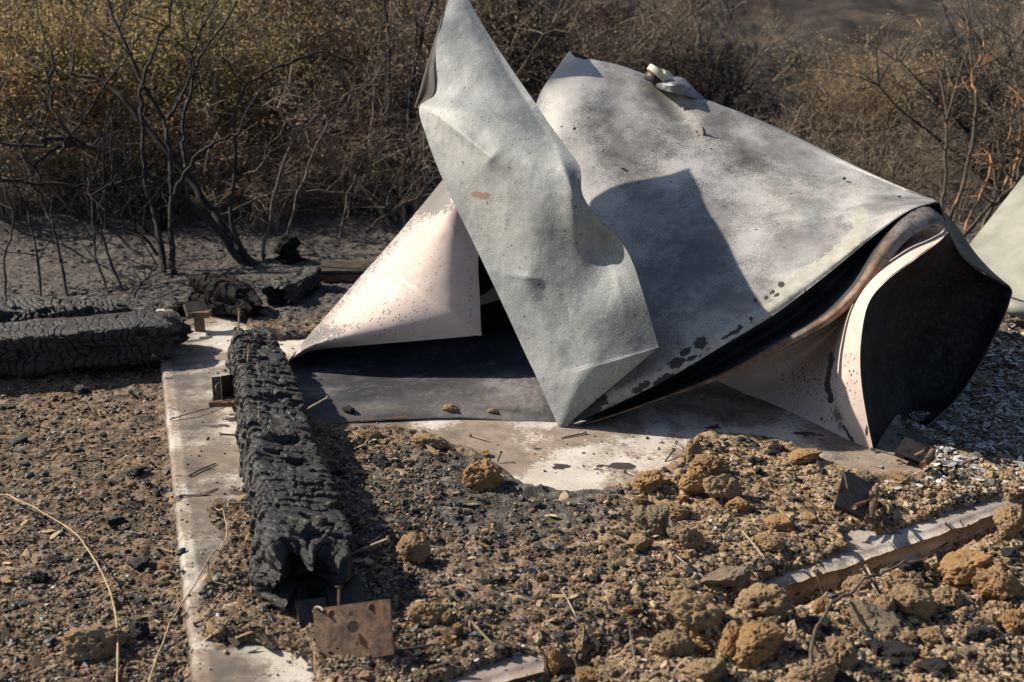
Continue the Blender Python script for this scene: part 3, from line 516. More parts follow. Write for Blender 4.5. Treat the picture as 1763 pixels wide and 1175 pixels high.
# pink lining: shaded hollow, then the lit lip
LB = [(1631, 395, 4.05), (1598, 392, 4.06), (1560, 415, 4.06), (1526, 458, 4.05), (1486, 508, 4.06), (1425, 560, 4.12), (1340, 606, 4.24), (1262, 640, 4.38), (1221, 650, 4.47)]
FD = [(1632, 399, 4.03), (1600, 408, 4.06), (1556, 428, 4.04), (1500, 474, 4.0), (1464, 528, 3.98), (1444, 590, 3.97), (1433, 650, 3.965), (1435, 710, 3.95), (1450, 754, 3.92)]
OE = [(1633, 401, 4.02), (1612, 420, 3.97), (1575, 447, 3.91), (1525, 485, 3.86), (1494, 525, 3.83), (1482, 590, 3.81), (1482, 650, 3.80), (1492, 720, 3.80), (1504, 779, 3.81)]
def lining():
    rows = []
    for k, (a, b, c) in enumerate(zip(LB, FD, OE)):
        a, b, c = map(np.array, (a, b, c)); q = [.0, .03, .08, .10, .14, .16, .14, .07, 0][k]
        rows.append([a, a * .66 + b * .34 + [0, 0, q], a * .3 + b * .7 + [0, 0, q * .75], b, b * .5 + c * .5 + [0, 0, -.012 if k < 8 else 0], c])
    mk = {'ma': lambda x, y: 0.42 * g2(x, y, 1400, 670, 70, 60) + .35 * g2(x, y, 1465, 630, 14, 60) + .2 * g2(x, y, 1370, 640, 60, 30), 'mb': lambda x, y: 0.52 * g2(x, y, 1420, 720, 34, 26) + 0.45 * pline(x, y, [(1440, 700), (1450, 740), (1475, 760)], 10) + 0.3 * g2(x, y, 1545, 432, 30, 10, -35),
          'mc': lambda x, y: 0.72 * pline(x, y, [(1432, 610), (1424, 660), (1430, 690)], 8) + 0.6 * g2(x, y, 1492, 745, 5, 26) + 0.5 * g2(x, y, 1418, 722, 14, 9) + .6 * pline(x, y, [(1453, 735), (1468, 760)], 6)}
    sheet('pink_lining', rows, 220, 150, [MT['pink'], MT['black'], MT['darkedge']], TK, 0.004, (), mk, 0.006, 4, 5)
    BR = [(1633, 399, 4.06), (1655, 440, 4.12), (1692, 472, 4.18), (1737, 494, 4.22), (1737, 520, 4.22), (1706, 590, 4.22), (1672, 650, 4.22), (1642, 692, 4.2), (1585, 745, 4.0)]
    rows = []
    for k, (c, e) in enumerate(zip(OE, BR)):
        c, e = np.array(c) + [1.5, 0, .004], np.array(e); q = [0, .05, .12, .2, .26, .28, .26, .2, .05][k]
        rows.append([c, c * .75 + e * .25 + [0, 0, q * .8], c * .45 + e * .55 + [0, 0, q], c * .15 + e * .85 + [0, 0, q * .5], e])
    sheet('charred_hood', rows, 120, 120, [MT['black'], MT['soot'], MT['darkedge']], TK, 0.006, ((1640, 600, 14, 40, 0, -.02), (1600, 560, 40, 10, 10, -.015)), {'ma': lambda x, y: .5 + .5 * g2(x, y, 1650, 620, 60, 50)}, 0.01, 6, 9)
    # outer back of the hood, joining the shell end to the hood edge
    rows = [[(1585, 336, 4.42), (1612, 346, 4.36), (1618, 352, 4.24), (1622, 362, 4.2), (1632, 396, 4.1)], [(1640, 380, 4.6), (1648, 400, 4.5), (1650, 415, 4.4), (1650, 425, 4.26), (1654, 440, 4.13)], [(1700, 470, 4.6), (1715, 476, 4.5), (1725, 482, 4.38), (1732, 488, 4.3), (1738, 495, 4.23)]]
    sheet('shell_end', rows, 60, 30, [MT['soot'], MT['black'], MT['darkedge']], TK, 0.004, (), {'mc': lambda x, y: .4 + 0 * x}, 0.004)
lining()
SL = [(768, 303, 4.56), (728, 352, 4.60), (688, 400, 4.64), (655, 438, 4.67), (650, 444, 4.675), (645, 450, 4.68), (635, 460, 4.68), (600, 500, 4.70), (555, 552, 4.70), (520, 592, 4.68), (497, 621, 4.62)]
IL = [(840, 372, 4.52), (824, 440, 4.43), (826, 510, 4.39), (828, 565, 4.37), (829, 577, 4.365), (818, 578, 4.368), (800, 580, 4.37), (720, 587, 4.40), (612, 596, 4.46), (540, 604, 4.53), (499, 621, 4.60)]
def leftflap():
    r0 = [np.array(p) + [8, 10, .22] for p in SL]; rows = [r0]
    for s, q in ((0, .05), (.06, -.03), (.18, -.10), (.4, -.15), (.7, -.11), (1, 0)):
        rows.append([np.array(a) * (1 - s) + np.array(b) * s + [0, 0, q] for a, b in zip(SL, IL)])
    rows[0][-1] = np.array([500, 625, 4.66])
    mk = {'ma': lambda x, y: .42 * g2(x, y, 660, 545, 110, 45, -20) + .26 * g2(x, y, 745, 450, 50, 40), 'mb': lambda x, y: 0.74 * g2(x, y, 765, 350, 36, 34) + 0.70 * g2(x, y, 585, 572, 50, 15, -20) + .7 * pline(x, y, [(765, 310), (700, 390), (600, 500), (520, 595)], 24) + .5 * pline(x, y, [(805, 400), (812, 560)], 10) + .55 * g2(x, y, 785, 400, 12, 16)}
    sheet('curled_flap', rows, 140, 200, [MT['pink'], MT['soot'], MT['edge']], TK, 0.004, (), mk, 0.004, 4, 12)
    rows = [[(470, 728, 4.04), (535, 730, 4.03), (600, 726, 4.03), (700, 720, 4.05), (790, 718, 4.07), (880, 725, 4.05), (962, 737, 4.02), (1000, 735, 4.05)],
            [(470, 716, 4.06), (535, 717, 4.07), (600, 713, 4.07), (700, 708, 4.08), (790, 706, 4.10), (880, 712, 4.09), (962, 722, 4.06), (1000, 720, 4.1)],
            [(472, 700, 4.12), (535, 703, 4.12), (600, 699, 4.13), (700, 694, 4.14), (790, 690, 4.15), (880, 695, 4.13), (962, 700, 4.14), (1010, 700, 4.2)],
            [(478, 670, 4.28), (535, 672, 4.28), (600, 668, 4.29), (700, 662, 4.31), (790, 655, 4.33), (880, 650, 4.33), (962, 640, 4.34), (1020, 630, 4.4)],
            [(488, 640, 4.44), (535, 640, 4.46), (600, 635, 4.50), (700, 626, 4.54), (790, 610, 4.58), (880, 600, 4.56), (962, 580, 4.55), (1030, 560, 4.6)],
            [(497, 622, 4.60), (540, 600, 4.72), (610, 560, 4.84), (700, 520, 4.9), (790, 500, 4.9), (880, 480, 4.85), (962, 460, 4.8), (1040, 450, 4.85)],
            [(499, 621, 4.66), (560, 555, 4.82), (620, 490, 4.92), (700, 395, 4.9), (790, 330, 4.88), (880, 310, 4.9), (962, 300, 4.95), (1050, 300, 5.0)]]
    mk = {'dk': lambda x, y: sstep(610, 560, y), 'ma': lambda x, y: sstep(560, 640, y) * (.35 + .4 * sstep(700, 850, x)), 'mb': lambda x, y: 1.0 * g2(x, y, 880, 685, 130, 36, -8) + .3 * pline(x, y, [(535, 722), (700, 705), (960, 728)], 10) + .5 * g2(x, y, 640, 700, 60, 8), 'mc': lambda x, y: .62 * pline(x, y, [(535, 730), (700, 720), (960, 738)], 7)}  # dk: near black painted into the gap in place of shade
    sheet('base_sheet', rows, 160, 240, [MT['soot'], MT['black'], MT['edge']], TK, 0.006, ((720, 690, 40, 12, 0, .02), (600, 680, 60, 14, 0, -.02), (850, 680, 50, 16, -10, .03)), mk, 0.012, 5, 14)  # ma, mb: greyer steel rightwards, also painting the sunlit wedge and shaded left
leftflap()
def neck():
    o = P(1118, 128, 5.0); o2 = P(1150, 138, 5.0); c = P(1137, 128, 5.03)
    ax = np.array([0.50, -0.10, 0.86]); ax /= np.linalg.norm(ax); a = np.cross(ax, [0, 1, 0]); a /= np.linalg.norm(a); b = np.cross(ax, a)
    def ring(r0, r1, z0, z1, k=36, sq=1.0):
        prof = [(r0, z0), (r1, z0), (r1, z1), (r0, z1)]; V = []; sq = 1.0; 
        for i in range(k):
            t = 2 * math.pi * i / k
            for r, z in prof: V.append(c + a * r * math.cos(t) * 1.0 + b * r * math.sin(t) * sq + ax * (z + 0.006 * math.sin(2 * t)))
        V = np.array(V); Q = [(4 * i + j, 4 * ((i + 1) % k) + j, 4 * ((i + 1) % k) + (j + 1) % 4, 4 * i + (j + 1) % 4) for i in range(k) for j in range(4)]
        return V, Q
    m = MB(); m.add(*ring(.012, .062, -0.012, .016)); nk = m.build('filler_neck', MT['cream'], TK, origin=TK.location, bevel=.003)
    m = MB(); m.add(*ring(.040, .055, -.05, -.012)); m.build('inner_ring', MT['dsteel'], nk, origin=TK.location)
    rows = [[(1128, 150, 4.98), (1150, 158, 4.96), (1180, 166, 4.96), (1213, 172, 4.98)], [(1130, 136, 5.02), (1155, 140, 4.98), (1185, 150, 4.98), (1210, 166, 5.0)], [(1120, 120, 5.1), (1150, 130, 5.06), (1178, 136, 5.06), (1200, 160, 5.06)]]
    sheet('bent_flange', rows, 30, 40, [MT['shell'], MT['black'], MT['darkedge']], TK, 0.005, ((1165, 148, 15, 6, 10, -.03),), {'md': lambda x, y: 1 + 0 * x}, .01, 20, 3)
    q = P(1211, 228, 4.83); m = MB(); m.tube([q + [0, 0, -.02], q + [0.004, -.006, 0.0], q + [-.004, -.014, .022]], [.006, .006, .003]); m.build('rivet', MT['darkedge'], TK, origin=TK.location)
    for (x_, y_, d_) in ((989, 222, 4.74), (1453, 308, 4.55), (1547, 340, 4.36)): q = P(x_, y_, d_); m = MB(); m.tube([q, q + [0, -.012, .004]], [.007, .005]); m.build('rivet', MT['darkedge'], TK, origin=TK.location)
neck()
# pale neighbouring sheet at the right edge
PT = root('pale_sheet_tank', plane_at(1800, 520), 'pale greenish metal sheet tank leaning at the right edge behind the crumpled tank', 'tank')
rows = [[(1652, 442, 5.55), (1700, 488, 5.35), (1763, 518, 5.2), (1900, 545, 5.0)], [(1662, 430, 5.6), (1712, 455, 5.45), (1780, 470, 5.3), (1900, 480, 5.1)], [(1712, 368, 5.75), (1740, 380, 5.65), (1800, 390, 5.5), (1920, 390, 5.3)], [(1768, 296, 5.95), (1790, 300, 5.9), (1840, 300, 5.8), (1940, 290, 5.6)], [(1800, 256, 6.1), (1820, 250, 6.1), (1870, 240, 6.05), (1960, 230, 5.9)], [(1810, 270, 6.4), (1835, 262, 6.4), (1880, 250, 6.4), (1970, 240, 6.3)]]
sheet('panel', rows, 80, 80, [MT['pale'], MT['back'], MT['edge']], PT, 0.005, (), None, .02, 2.5, 6)
m = MB(); m.tube(spline([P(1700, 505, 5.3), P(1740, 528, 5.15), P(1790, 540, 5.1), P(1900, 560, 5.0)], 20), .035, 12); m.build('rolled_foot', MT['pale'], PT, origin=PT.location)
# ------------------------------------------------------------------ charred timbers
def beam(name, p0, p1, prof, roll, mat, label, cat, seed, band=.024, split=.075, crack=.009, group=None, nu=520, nv=190, rough_ends=(1, 1), slant=0.0, jag=.02, top_flat=0.0, cp=0.0):
    p0, p1 = np.array(p0, float), np.array(p1, float); L = np.linalg.norm(p1 - p0); t = (p1 - p0) / L
    side = np.cross(t, [0, 0, 1]); side /= np.linalg.norm(side); up = np.cross(side, t); c, s = math.cos(roll), math.sin(roll); side, up = side * c + up * s, up * c - side * s
    u = np.linspace(0, 1, nu); th = np.arange(nv) / nv * 2 * math.pi
    U, T = np.meshgrid(u, th, indexing='ij'); hw = np.interp(u, [q[0] for q in prof], [q[1] for q in prof])[:, None]; hh = np.interp(u, [q[0] for q in prof], [q[2] for q in prof])[:, None]
    ex_ = 5.0 + 5 * cp; cx, cy = np.cos(T), np.sin(T); rr = (np.abs(cx) ** ex_ + np.abs(cy) ** ex_) ** (-1 / ex_)
    qx, qy = cx * rr, cy * rr; per = np.cumsum(np.hypot(np.diff(qx[0], append=qx[0, 0]), np.diff(qy[0], append=qy[0, 0]))) * float(hw.mean())
    S = U * L; V = np.broadcast_to(per[None, :], S.shape)
    w1 = fbm(np.stack([S * 7, V * 7, qy * 1.0], -1), 3, seed); w2 = fbm(np.stack([S * 22, V * 22, 0 * S], -1), 3, seed + 5)
    sb = (S + slant * V + w1 * .055 + w2 * .006) / band + (.8 - .4 * cp) * vn(np.stack([S * 9, V * 4, 0 * S + 7], -1), seed + 30); bi = np.floor(sb); bf = sb - bi
    vb = (V + w1 * .04 + .012 * w2) / split + _h(bi.astype(int), bi.astype(int) * 0, bi.astype(int) * 0, seed) * 7.3; vi = np.floor(vb); vf = vb - vi
    rnd = _h(bi.astype(int), vi.astype(int), bi.astype(int) * 0 + 3, seed + 1)
    opn = _h(bi.astype(int), vi.astype(int), bi.astype(int) * 0 + 9, seed + 4); pw = 3 + 7 * cp
    bul = np.clip(1 - np.abs(2 * bf - 1) ** pw, 0, 1) ** .6 * (.35 + .65 * opn) + (1 - (.35 + .65 * opn)); bul = bul * (np.clip(1 - np.abs(2 * vf - 1) ** 14, 0, 1) ** .6 * .7 + .3)
    tb = (V + .02 * w2 + .01 * w1) / (split * .36) + rnd * 5.1; tf = tb - np.floor(tb)
    disp = crack * (bul - 1) + (rnd - .5) * (.010 + .006 * cp) + (.022 - .012 * cp) * w1 + .004 * w2 - cp * .012 * (_h(bi.astype(int), vi.astype(int), bi.astype(int) * 0 + 12, seed + 6) > .88) - cp * .005 * np.clip(1 - np.abs(2 * tf - 1) ** 10, -1, 0) - cp * .006 * (np.abs(2 * tf - 1) ** 9) * (opn > .3)
    big = fbm(np.stack([S * 3.2, cx * 1.5, cy * 1.5], -1), 3, seed + 8); disp = disp + jag * big
    hole = np.clip(fbm(np.stack([S * 11, V * 11, 0 * S + 5], -1), 2, seed + 12) - .45, 0, 1); disp = disp - .08 * hole
    flat = top_flat * sstep(.6, .9, qy); disp = disp * (1 - flat)
    ce = np.minimum(U * L * (1 if rough_ends[0] else 99), (1 - U) * L * (1 if rough_ends[1] else 99)); en = sstep(0, .035, ce)
    R = 1 - .2 * (1 - en); A = qx * hw * R + cx * disp; B = qy * hh * R + cy * disp
    ends = (1 - sstep(0, .10, ce)); sl = S + ends * (.05 + .05 * cp) * fbm(np.stack([cx * 2.2, cy * 2.2, U * 3], -1), 3, seed + 20) * np.where(U < .5, 1, -1)
    W = p0 + sl[..., None] * t + A[..., None] * side + B[..., None] * up
    base = p0.copy(); V3 = W.reshape(-1, 3); Q = grid_faces(nu, nv, 0, True)[:, ::-1]
    # recessed end caps
    T3 = []; n = len(V3); caps = []
    for e, ring in ((0, np.arange(nv)), (1, (nu - 1) * nv + np.arange(nv))):
        cen = V3[ring].mean(0); prev = ring
        for k, sc in enumerate((.8, .55, .3)):
            q = cen + (V3[ring] - cen) * sc + t * (1 if e == 0 else -1) * (.012 + .02 * (k + 1)) + .012 * fbm(V3[ring] * 25, 3, seed + k)[:, None] * t
            cur = n + np.arange(nv); n += nv; caps.append(q); f = np.stack([prev, cur, np.roll(cur, -1), np.roll(prev, -1)], -1); Q = np.vstack([Q, f[:, ::-1] if e else f]); prev = cur
        caps.append((cen + t * (.07 if e == 0 else -.07))[None]); T3 += [(n, prev[i], prev[(i + 1) % nv]) for i in range(nv)]; n += 1
    V3 = np.vstack([V3] + caps); me = mesh_np(name, V3 - base, [Q, np.array(T3)], [mat]); o = link(name, me, None, base); return tag(o, label, cat, group)
def nail_mesh(mb, a, b, r=.0022, bend=.0, head=True):
    a, b = np.array(a, float), np.array(b, float); n = 7; t = np.linspace(0, 1, n)[:, None]; perp = np.cross(b - a, [.2, .3, 1]); perp /= np.linalg.norm(perp) + 1e-9
    pts = a + (b - a) * t + perp * bend * np.sin(t * math.pi); rad = np.full(n, r); rad[0] = r * .25
    mb.tube(pts, rad, 8)
    if head: d = (b - a) / np.linalg.norm(b - a); mb.tube([b - d * .0008, b + d * .0016], [r * 2.3, r * 2.3], 10)
NB0 = P(434, 590, 4.60); NB0[2] = .095; e0 = P(530, 1022, 2.81); e0[2] = .105
NB = beam('charred_beam', e0, NB0, [(0, .10, .07), (.06, .114, .085), (.2, .108, .085), (.45, .10, .08), (.7, .10, .078), (.9, .088, .07), (1, .08, .07)], math.radians(-14), MT['char'], 'long thick black charred timber beam with nails lying along the slab left of the crumpled tank', 'beam', 31, nu=820, nv=240, band=.025, split=.075, crack=.015, jag=.016, cp=1.0)
def part_nail(parent, hx, hy, bx, by, d0, d1, r=.0034, mat='nailtan', bend=.002):
    mb = MB(); nail_mesh(mb, P(bx, by, d1), P(hx, hy, d0), r, bend); return mb.build('nail', MT[mat], parent, origin=parent.location)
for (hx, hy, bx, by, d, dd) in ((412, 532, 410, 572, 4.42, 0), (429, 598, 424, 636, 4.12, 0), (447, 702, 441, 758, 3.58, 0), (378, 748, 412, 750, 3.60, .03), (455, 842, 462, 905, 3.12, 0), (458, 905, 468, 945, 2.98, 0), (518, 922, 522, 975, 2.92, 0), (585, 928, 592, 975, 2.9, 0), (564, 685, 528, 705, 3.75, 0), (393, 868, 436, 866, 3.15, .03), (668, 928, 608, 952, 2.93, .02)):
    part_nail(NB, hx, hy, bx, by, d, d + dd)
def gz(px, py, dz): q, d = surf(px, py); return q + np.array([0, 0, dz])
LG = beam('charred_log', gz(-190, 655, .085), gz(318, 606, .085), [(0, .15, .08), (.5, .15, .085), (.85, .15, .085), (.96, .13, .07), (1, .09, .05)], math.radians(3), MT['charb'], 'long charred timber with deep cracks reaching from the left edge onto the slab corner', 'beam', 77, band=.036, split=.07, crack=.024, nu=700, nv=220, jag=.010, slant=.1, top_flat=.6, cp=.35)
part_nail(LG, 281, 540, 281, 572, 4.75, 4.75, .003); part_nail(LG, 112, 572, 113, 592, 4.7, 4.7, .003); part_nail(LG, 263, 612, 282, 622, 4.62, 4.66, .003)
beam('charred_log', gz(-200, 590, .07), gz(225, 565, .06), [(0, .09, .07), (.8, .09, .07), (1, .04, .04)], 0, MT['charb'], 'blackened log with ribbed cracks lying behind the longer log at the left edge', 'beam', 55, band=.032, split=.10, crack=.018, nu=420, nv=130, slant=.4)
beam('charred_timber_piece', gz(345, 530, .10), gz(443, 548, .035), [(0, .08, .09), (.5, .08, .08), (1, .05, .035)], .1, MT['charm'], 'short wedge of black charred timber behind the rusty tee bracket', 'timber', 12, nu=220, nv=120, band=.03, split=.05)
beam('charred_timber_piece', gz(478, 530, .05), gz(538, 490, .05), [(0, .07, .05), (.7, .07, .055), (1, .05, .05)], 0, MT['char'], 'short charred block with ashy top between the long beam and the grey ridged board', 'timber', 14, nu=220, nv=120, band=.03, split=.06)
beam('charred_stump', gz(482, 452, .03), gz(512, 448, .07), [(0, .05, .05), (1, .07, .09)], 0, MT['charm'], 'small black stump at the foot of the burnt shrubs', 'stump', 15, nu=100, nv=80)
beam('charred_timber_piece', gz(298, 545, .02), gz(325, 538, .02), [(0, .03, .025), (1, .035, .03)], 0, MT['charm'], 'small black lump of charred wood left of the rusty tee bracket', 'timber', 16, nu=90, nv=70)
# ridged board with rusty edge
RB = root('ridged_board', gz(590, 487, 0), 'grey ridged board with a rusty orange front edge behind the pink flap', 'board')
c = gz(592, 486, 0); m = MB(); m.box(c + [0.02, .12, .035], (.15, .11, .012), None)
for k in range(34): m.box(c + [-.125 + k * .0088, .11, .052], (.0025, .11, .006))
m.build('board', MT['barkg'], RB, False, origin=RB.location); m = MB(); m.box(c + [.02, 0.0, .02], (.16, .008, .018)); m.build('edge_strip', MT['rust'], RB, False, origin=RB.location, bevel=.003)
# ------------------------------------------------------------------ brackets
def plate_poly(name, pts, thick, mat, parent, holes=()):
    bm = bmesh.new(); vs = [bm.verts.new(Vector(p) - parent.location) for p in pts]; f = bm.faces.new(vs)
    bmesh.ops.recalc_face_normals(bm, faces=[f]); nrm = f.normal.copy()
    if nrm.dot(Vector(pts[0]) - Vector(CAM)) < 0: nrm = -nrm
    r = bmesh.ops.extrude_face_region(bm, geom=[f]); bmesh.ops.translate(bm, verts=[v for v in r['geom'] if isinstance(v, bmesh.types.BMVert)], vec=nrm * thick)
    bmesh.ops.recalc_face_normals(bm, faces=bm.faces); me = bpy.data.meshes.new(name); bm.to_mesh(me); bm.free(); me.materials.append(mat); o = link(name, me, parent)
    md = o.modifiers.new('b', 'BEVEL'); md.width = thick * .25; md.segments = 2; return o
def pv(*p): return [P(*q) for q in p]
BK = root('post_bracket', gz(600, 1165, 0), 'rusty square plate post bracket on a pipe at the near end of the charred beam', 'bracket')
def grid_plate(name, corners, holes, thick, mat, parent, n=44, bow=0.0):
    a, b, c, d = [P(*q) for q in corners]; V = []; keep = []
    nrm = np.cross(b - a, d - a); nrm /= np.linalg.norm(nrm); 
    if np.dot(nrm, a - CAM) < 0: nrm = -nrm
    for i in range(n + 1):
        for j in range(n + 1):
            s, t = i / n, j / n; p = a * (1 - s) * (1 - t) + b * s * (1 - t) + c * s * t + d * (1 - s) * t; V.append(p + nrm * (bow * math.sin(math.pi * s) + .0006 * math.sin(9 * s + 5 * t)))
    V = np.array(V); Q = []
    for i in range(n):
        for j in range(n):
            s, t = (i + .5) / n, (j + .5) / n
            if any(((s - hs) / hr) ** 2 + ((t - ht) / (hr * asp)) ** 2 < 1 for hs, ht, hr, asp in holes): continue
            q = i * (n + 1) + j; Q.append((q, q + 1, q + n + 2, q + n + 1))
    me = mesh_np(name, V - np.array(parent.location), np.array(Q), [mat], smooth=False); o = link(name, me, parent); md = o.modifiers.new('s', 'SOLIDIFY'); md.thickness = thick; md.offset = -1
    return o
grid_plate('face_plate', [(538, 1049, 2.66), (671, 1031, 2.60), (678, 1126, 2.58), (549, 1152, 2.62)], [(.50, .40, .078, 1.3), (.49, .17, .03, 1.2), (.27, .72, .02, 1.2), (.53, .70, .02, 1.2)], .005, MT['rust'], BK, 64, .002)
plate_poly('rear_plate', pv((508, 1035, 2.74), (560, 1028, 2.76), (575, 1120, 2.72), (524, 1118, 2.7)), .004, MT['dsteel'], BK)
plate_poly('rear_plate', pv((560, 1010, 2.82), (618, 985, 2.84), (632, 1040, 2.78), (570, 1055, 2.76)), .004, MT['dsteel'], BK)
plate_poly('rear_plate', pv((580, 1060, 2.70), (650, 1050, 2.68), (655, 1110, 2.66), (585, 1125, 2.68)), .003, MT['dsteel'], BK)  # added dark backing so the hole in the face plate looks dark
plate_poly('side_plate', pv((524, 1118, 2.69), (548, 1122, 2.64), (549, 1153, 2.62), (540, 1152, 2.66)), .004, MT['rust'], BK)
for (x_, y_) in ((570, 1056), (639, 1045)):
    q = P(x_, y_, 2.618); m = MB(); m.tube([q, q + (CAM - q) / np.linalg.norm(CAM - q) * .008], [.0085, .0065], 14); m.build('bolt', MT['rust'], BK, origin=BK.location)
m = MB(); m.tube([P(512, 1128, 2.62), P(555, 1118, 2.66)], .0055, 10); m.tube([P(507, 1129, 2.615), P(513, 1128, 2.62)], .009, 12); m.build('bolt', MT['zinc'], BK, origin=BK.location)
m = MB(); m.tube(spline([P(540, 1053, 2.68), P(544, 1046, 2.66), P(552, 1047, 2.645), P(556, 1051, 2.64)], 10), .0035, 8); m.build('hook', MT['zinc'], BK, origin=BK.location)
m = MB(); q = P(602, 1150, 2.66); m.tube([q + [0, .01, .02], q + [0, .01, -.22]], .031, 24); m.tube([q + [0, .01, -.03], q + [0, .01, -.05]], .035, 24); m.build('pipe', MT['dsteel'], BK, origin=BK.location)
m = MB(); nail_mesh(m, P(584, 1045, 2.66), P(584, 1010, 2.67), .004, 0); m.build('bolt', MT['rust'], BK, origin=BK.location)
SB_ = root('small_bracket', gz(385, 690, 0), 'small dark bracket standing on the slab against the left side of the charred beam', 'bracket')
plate_poly('plate', pv((364, 650, 4.0), (379, 648, 4.01), (382, 688, 3.97), (367, 690, 3.96)), .004, MT['dsteel'], SB_); plate_poly('plate', pv((380, 648, 4.02), (402, 644, 4.1), (404, 686, 4.06), (383, 689, 3.98)), .004, MT['dsteel'], SB_)
m = MB(); m.tube(spline([P(378, 660, 3.99), P(372, 666, 3.94), P(375, 676, 3.94), P(381, 680, 3.97)], 12), .0035, 7); m.build('hook', MT['rust'], SB_, origin=SB_.location)
m = MB(); m.box(P(386, 692, 3.99), (.045, .03, .008)); m.build('foot', MT['rust'], SB_, False, origin=SB_.location)
TB = root('tee_bracket', gz(343, 556, 0), 'rusty tee shaped bracket standing beyond the near end of the long log', 'bracket')
plate_poly('plate', pv((315, 523, 5.05), (352, 515, 5.1), (363, 538, 5.05), (322, 546, 5.0)), .02, MT['dsteel'], TB); m = MB(); q = P(342, 540, 5.05); m.box(q, (.05, .03, .012)); m.box(q + [0, 0, -.05], (.02, .012, .045)); m.build('stem', MT['rust'], TB, False, origin=TB.location)
m = MB(); q = P(343, 490, 5.5); m.box(q, (.05, .02, .008)); m.tube([q, q + [0, 0, -.15]], .006); o = m.build('rusty_stake', MT['rust'], None, False); tag(o, 'small rusty stake with a flat head standing behind the wedge of charred timber', 'stake')
def hinge(pts_plate, bar0, bar1, r, screws, label, loc):
    R = root('hinge_bracket', loc, label, 'bracket'); off = float(surf(pts_plate[2][0], pts_plate[2][1])[1]) - pts_plate[2][2] - .05; pts_plate, bar0, bar1 = [(a, b, c + off) for a, b, c in pts_plate], (bar0[0], bar0[1], bar0[2] + off), (bar1[0], bar1[1], bar1[2] + off); screws = [tuple((a, b, c + off) for a, b, c in q) for q in screws]; plate_poly('plate', pv(*pts_plate), .004, MT['dsteel'], R)
    sh = [(a - 2, b + 5, c + .012) for a, b, c in pts_plate]; plate_poly('plate', pv(*sh), .004, MT['dsteel'], R)
    m = MB(); m.tube([P(*bar0), P(*bar1)], r, 16); m.tube([P(*bar1), P(*bar1) + (P(*bar1) - P(*bar0)) * .06], r * 1.25, 16); m.build('barrel', MT['rust'], R, origin=R.location)
    for a, b in screws:
        a, b = P(*a), P(*b); m = MB(); n = 60; t = np.linspace(0, 1, n); rr = .0045 + .0016 * np.sin(t * 2 * math.pi * 14); m.tube(a + (b - a) * t[:, None], rr, 10); d = (b - a) / np.linalg.norm(b - a); m.tube([b, b + d * .003], [.009, .009], 12); m.build('screw', MT['naildark'] if R is None else MT['rust'], R, origin=R.location)
hinge([(1454, 807, 3.50), (1506, 836, 3.52), (1490, 892, 3.34), (1438, 868, 3.32)], (1508, 842, 3.50), (1497, 895, 3.31), .011, [((1462, 845, 3.42), (1455, 812, 3.40)), ((1500, 862, 3.44), (1470, 872, 3.30)), ((1500, 848, 3.46), (1502, 858, 3.36)), ((1452, 880, 3.36), (1440, 890, 3.32))], 'dark hinged steel plate with upright rusty screws on the soil right of the tan clods', gz(1475, 900, 0))
hinge([(1568, 738, 3.98), (1610, 760, 3.96), (1588, 797, 3.80), (1541, 778, 3.82)], (1606, 778, 3.88), (1590, 802, 3.79), .011, [((1575, 785, 3.84), (1594, 776, 3.78))], 'dark steel hinge plate half in the shade at the foot of the black hood', gz(1580, 800, 0))
# ------------------------------------------------------------------ stones and lumps
def ico(n):
    bm = bmesh.new(); bmesh.ops.create_icosphere(bm, subdivisions=n, radius=1); V = np.array([v.co[:] for v in bm.verts]); T = np.array([[v.index for v in f.verts] for f in bm.faces]); bm.free(); return V, T
IV5, IT5 = ico(6); IV4, IT4 = ico(5); IV1, IT1 = ico(2); IV0, IT0 = ico(1)
def rock_mesh(name, seed, kind, mat, hi=False):
    V, T = (IV5, IT5) if hi else (IV4, IT4); rs = np.random.RandomState(seed); p = V.copy()
    for k in range(11 if kind != 'pit' else 6):                        # cut flats
        n = rs.normal(size=3); n /= np.linalg.norm(n); c = .5 + .32 * rs.rand(); d = p @ n; p = p - np.clip(d - c, 0, 9)[:, None] * n * (.95 if kind != 'pit' else .7)
    p = p * (1 + 0.34 * fbm(V * 1.6 + seed, 3, seed) - 0.16 * np.abs(fbm(V * 3.4 + seed, 3, seed + 7)) + 0.13 * fbm(V * 7 + seed, 5, seed + 2, .62))[:, None]
    if kind == 'pit':
        b, s2, cid = worley(p * 2.6 + seed, seed); p = p - V * (0.55 * np.clip(.40 - b, 0, 1) * (cid > .4))[:, None] * 1.6
        b, s2, cid = worley(p * 6 + seed, seed); p = p - V * (0.22 * np.clip(.42 - b, 0, 1))[:, None]
    if kind == 'char':
        q = p[:, 0] * 7 + 1.3 * fbm(p * 2, 2, seed); f = q - np.floor(q); p = p - V * (.07 * np.abs(2 * f - 1) ** 3)[:, None]
    return mesh_np(name, p, T, [mat])
KN = {'ochre': 'clod', 'tan': 'clod', 'orange': 'clod', 'grey': 'stone', 'char': 'charcoal_lump'}
PRO = {}
def proto(matk, kind, s):
    k = (matk, kind, s % 4)
    if k not in PRO: PRO[k] = rock_mesh(KN[matk], 100 + len(PRO) * 7, kind, MT[matk], hi=(matk != 'char'))
    return PRO[k]
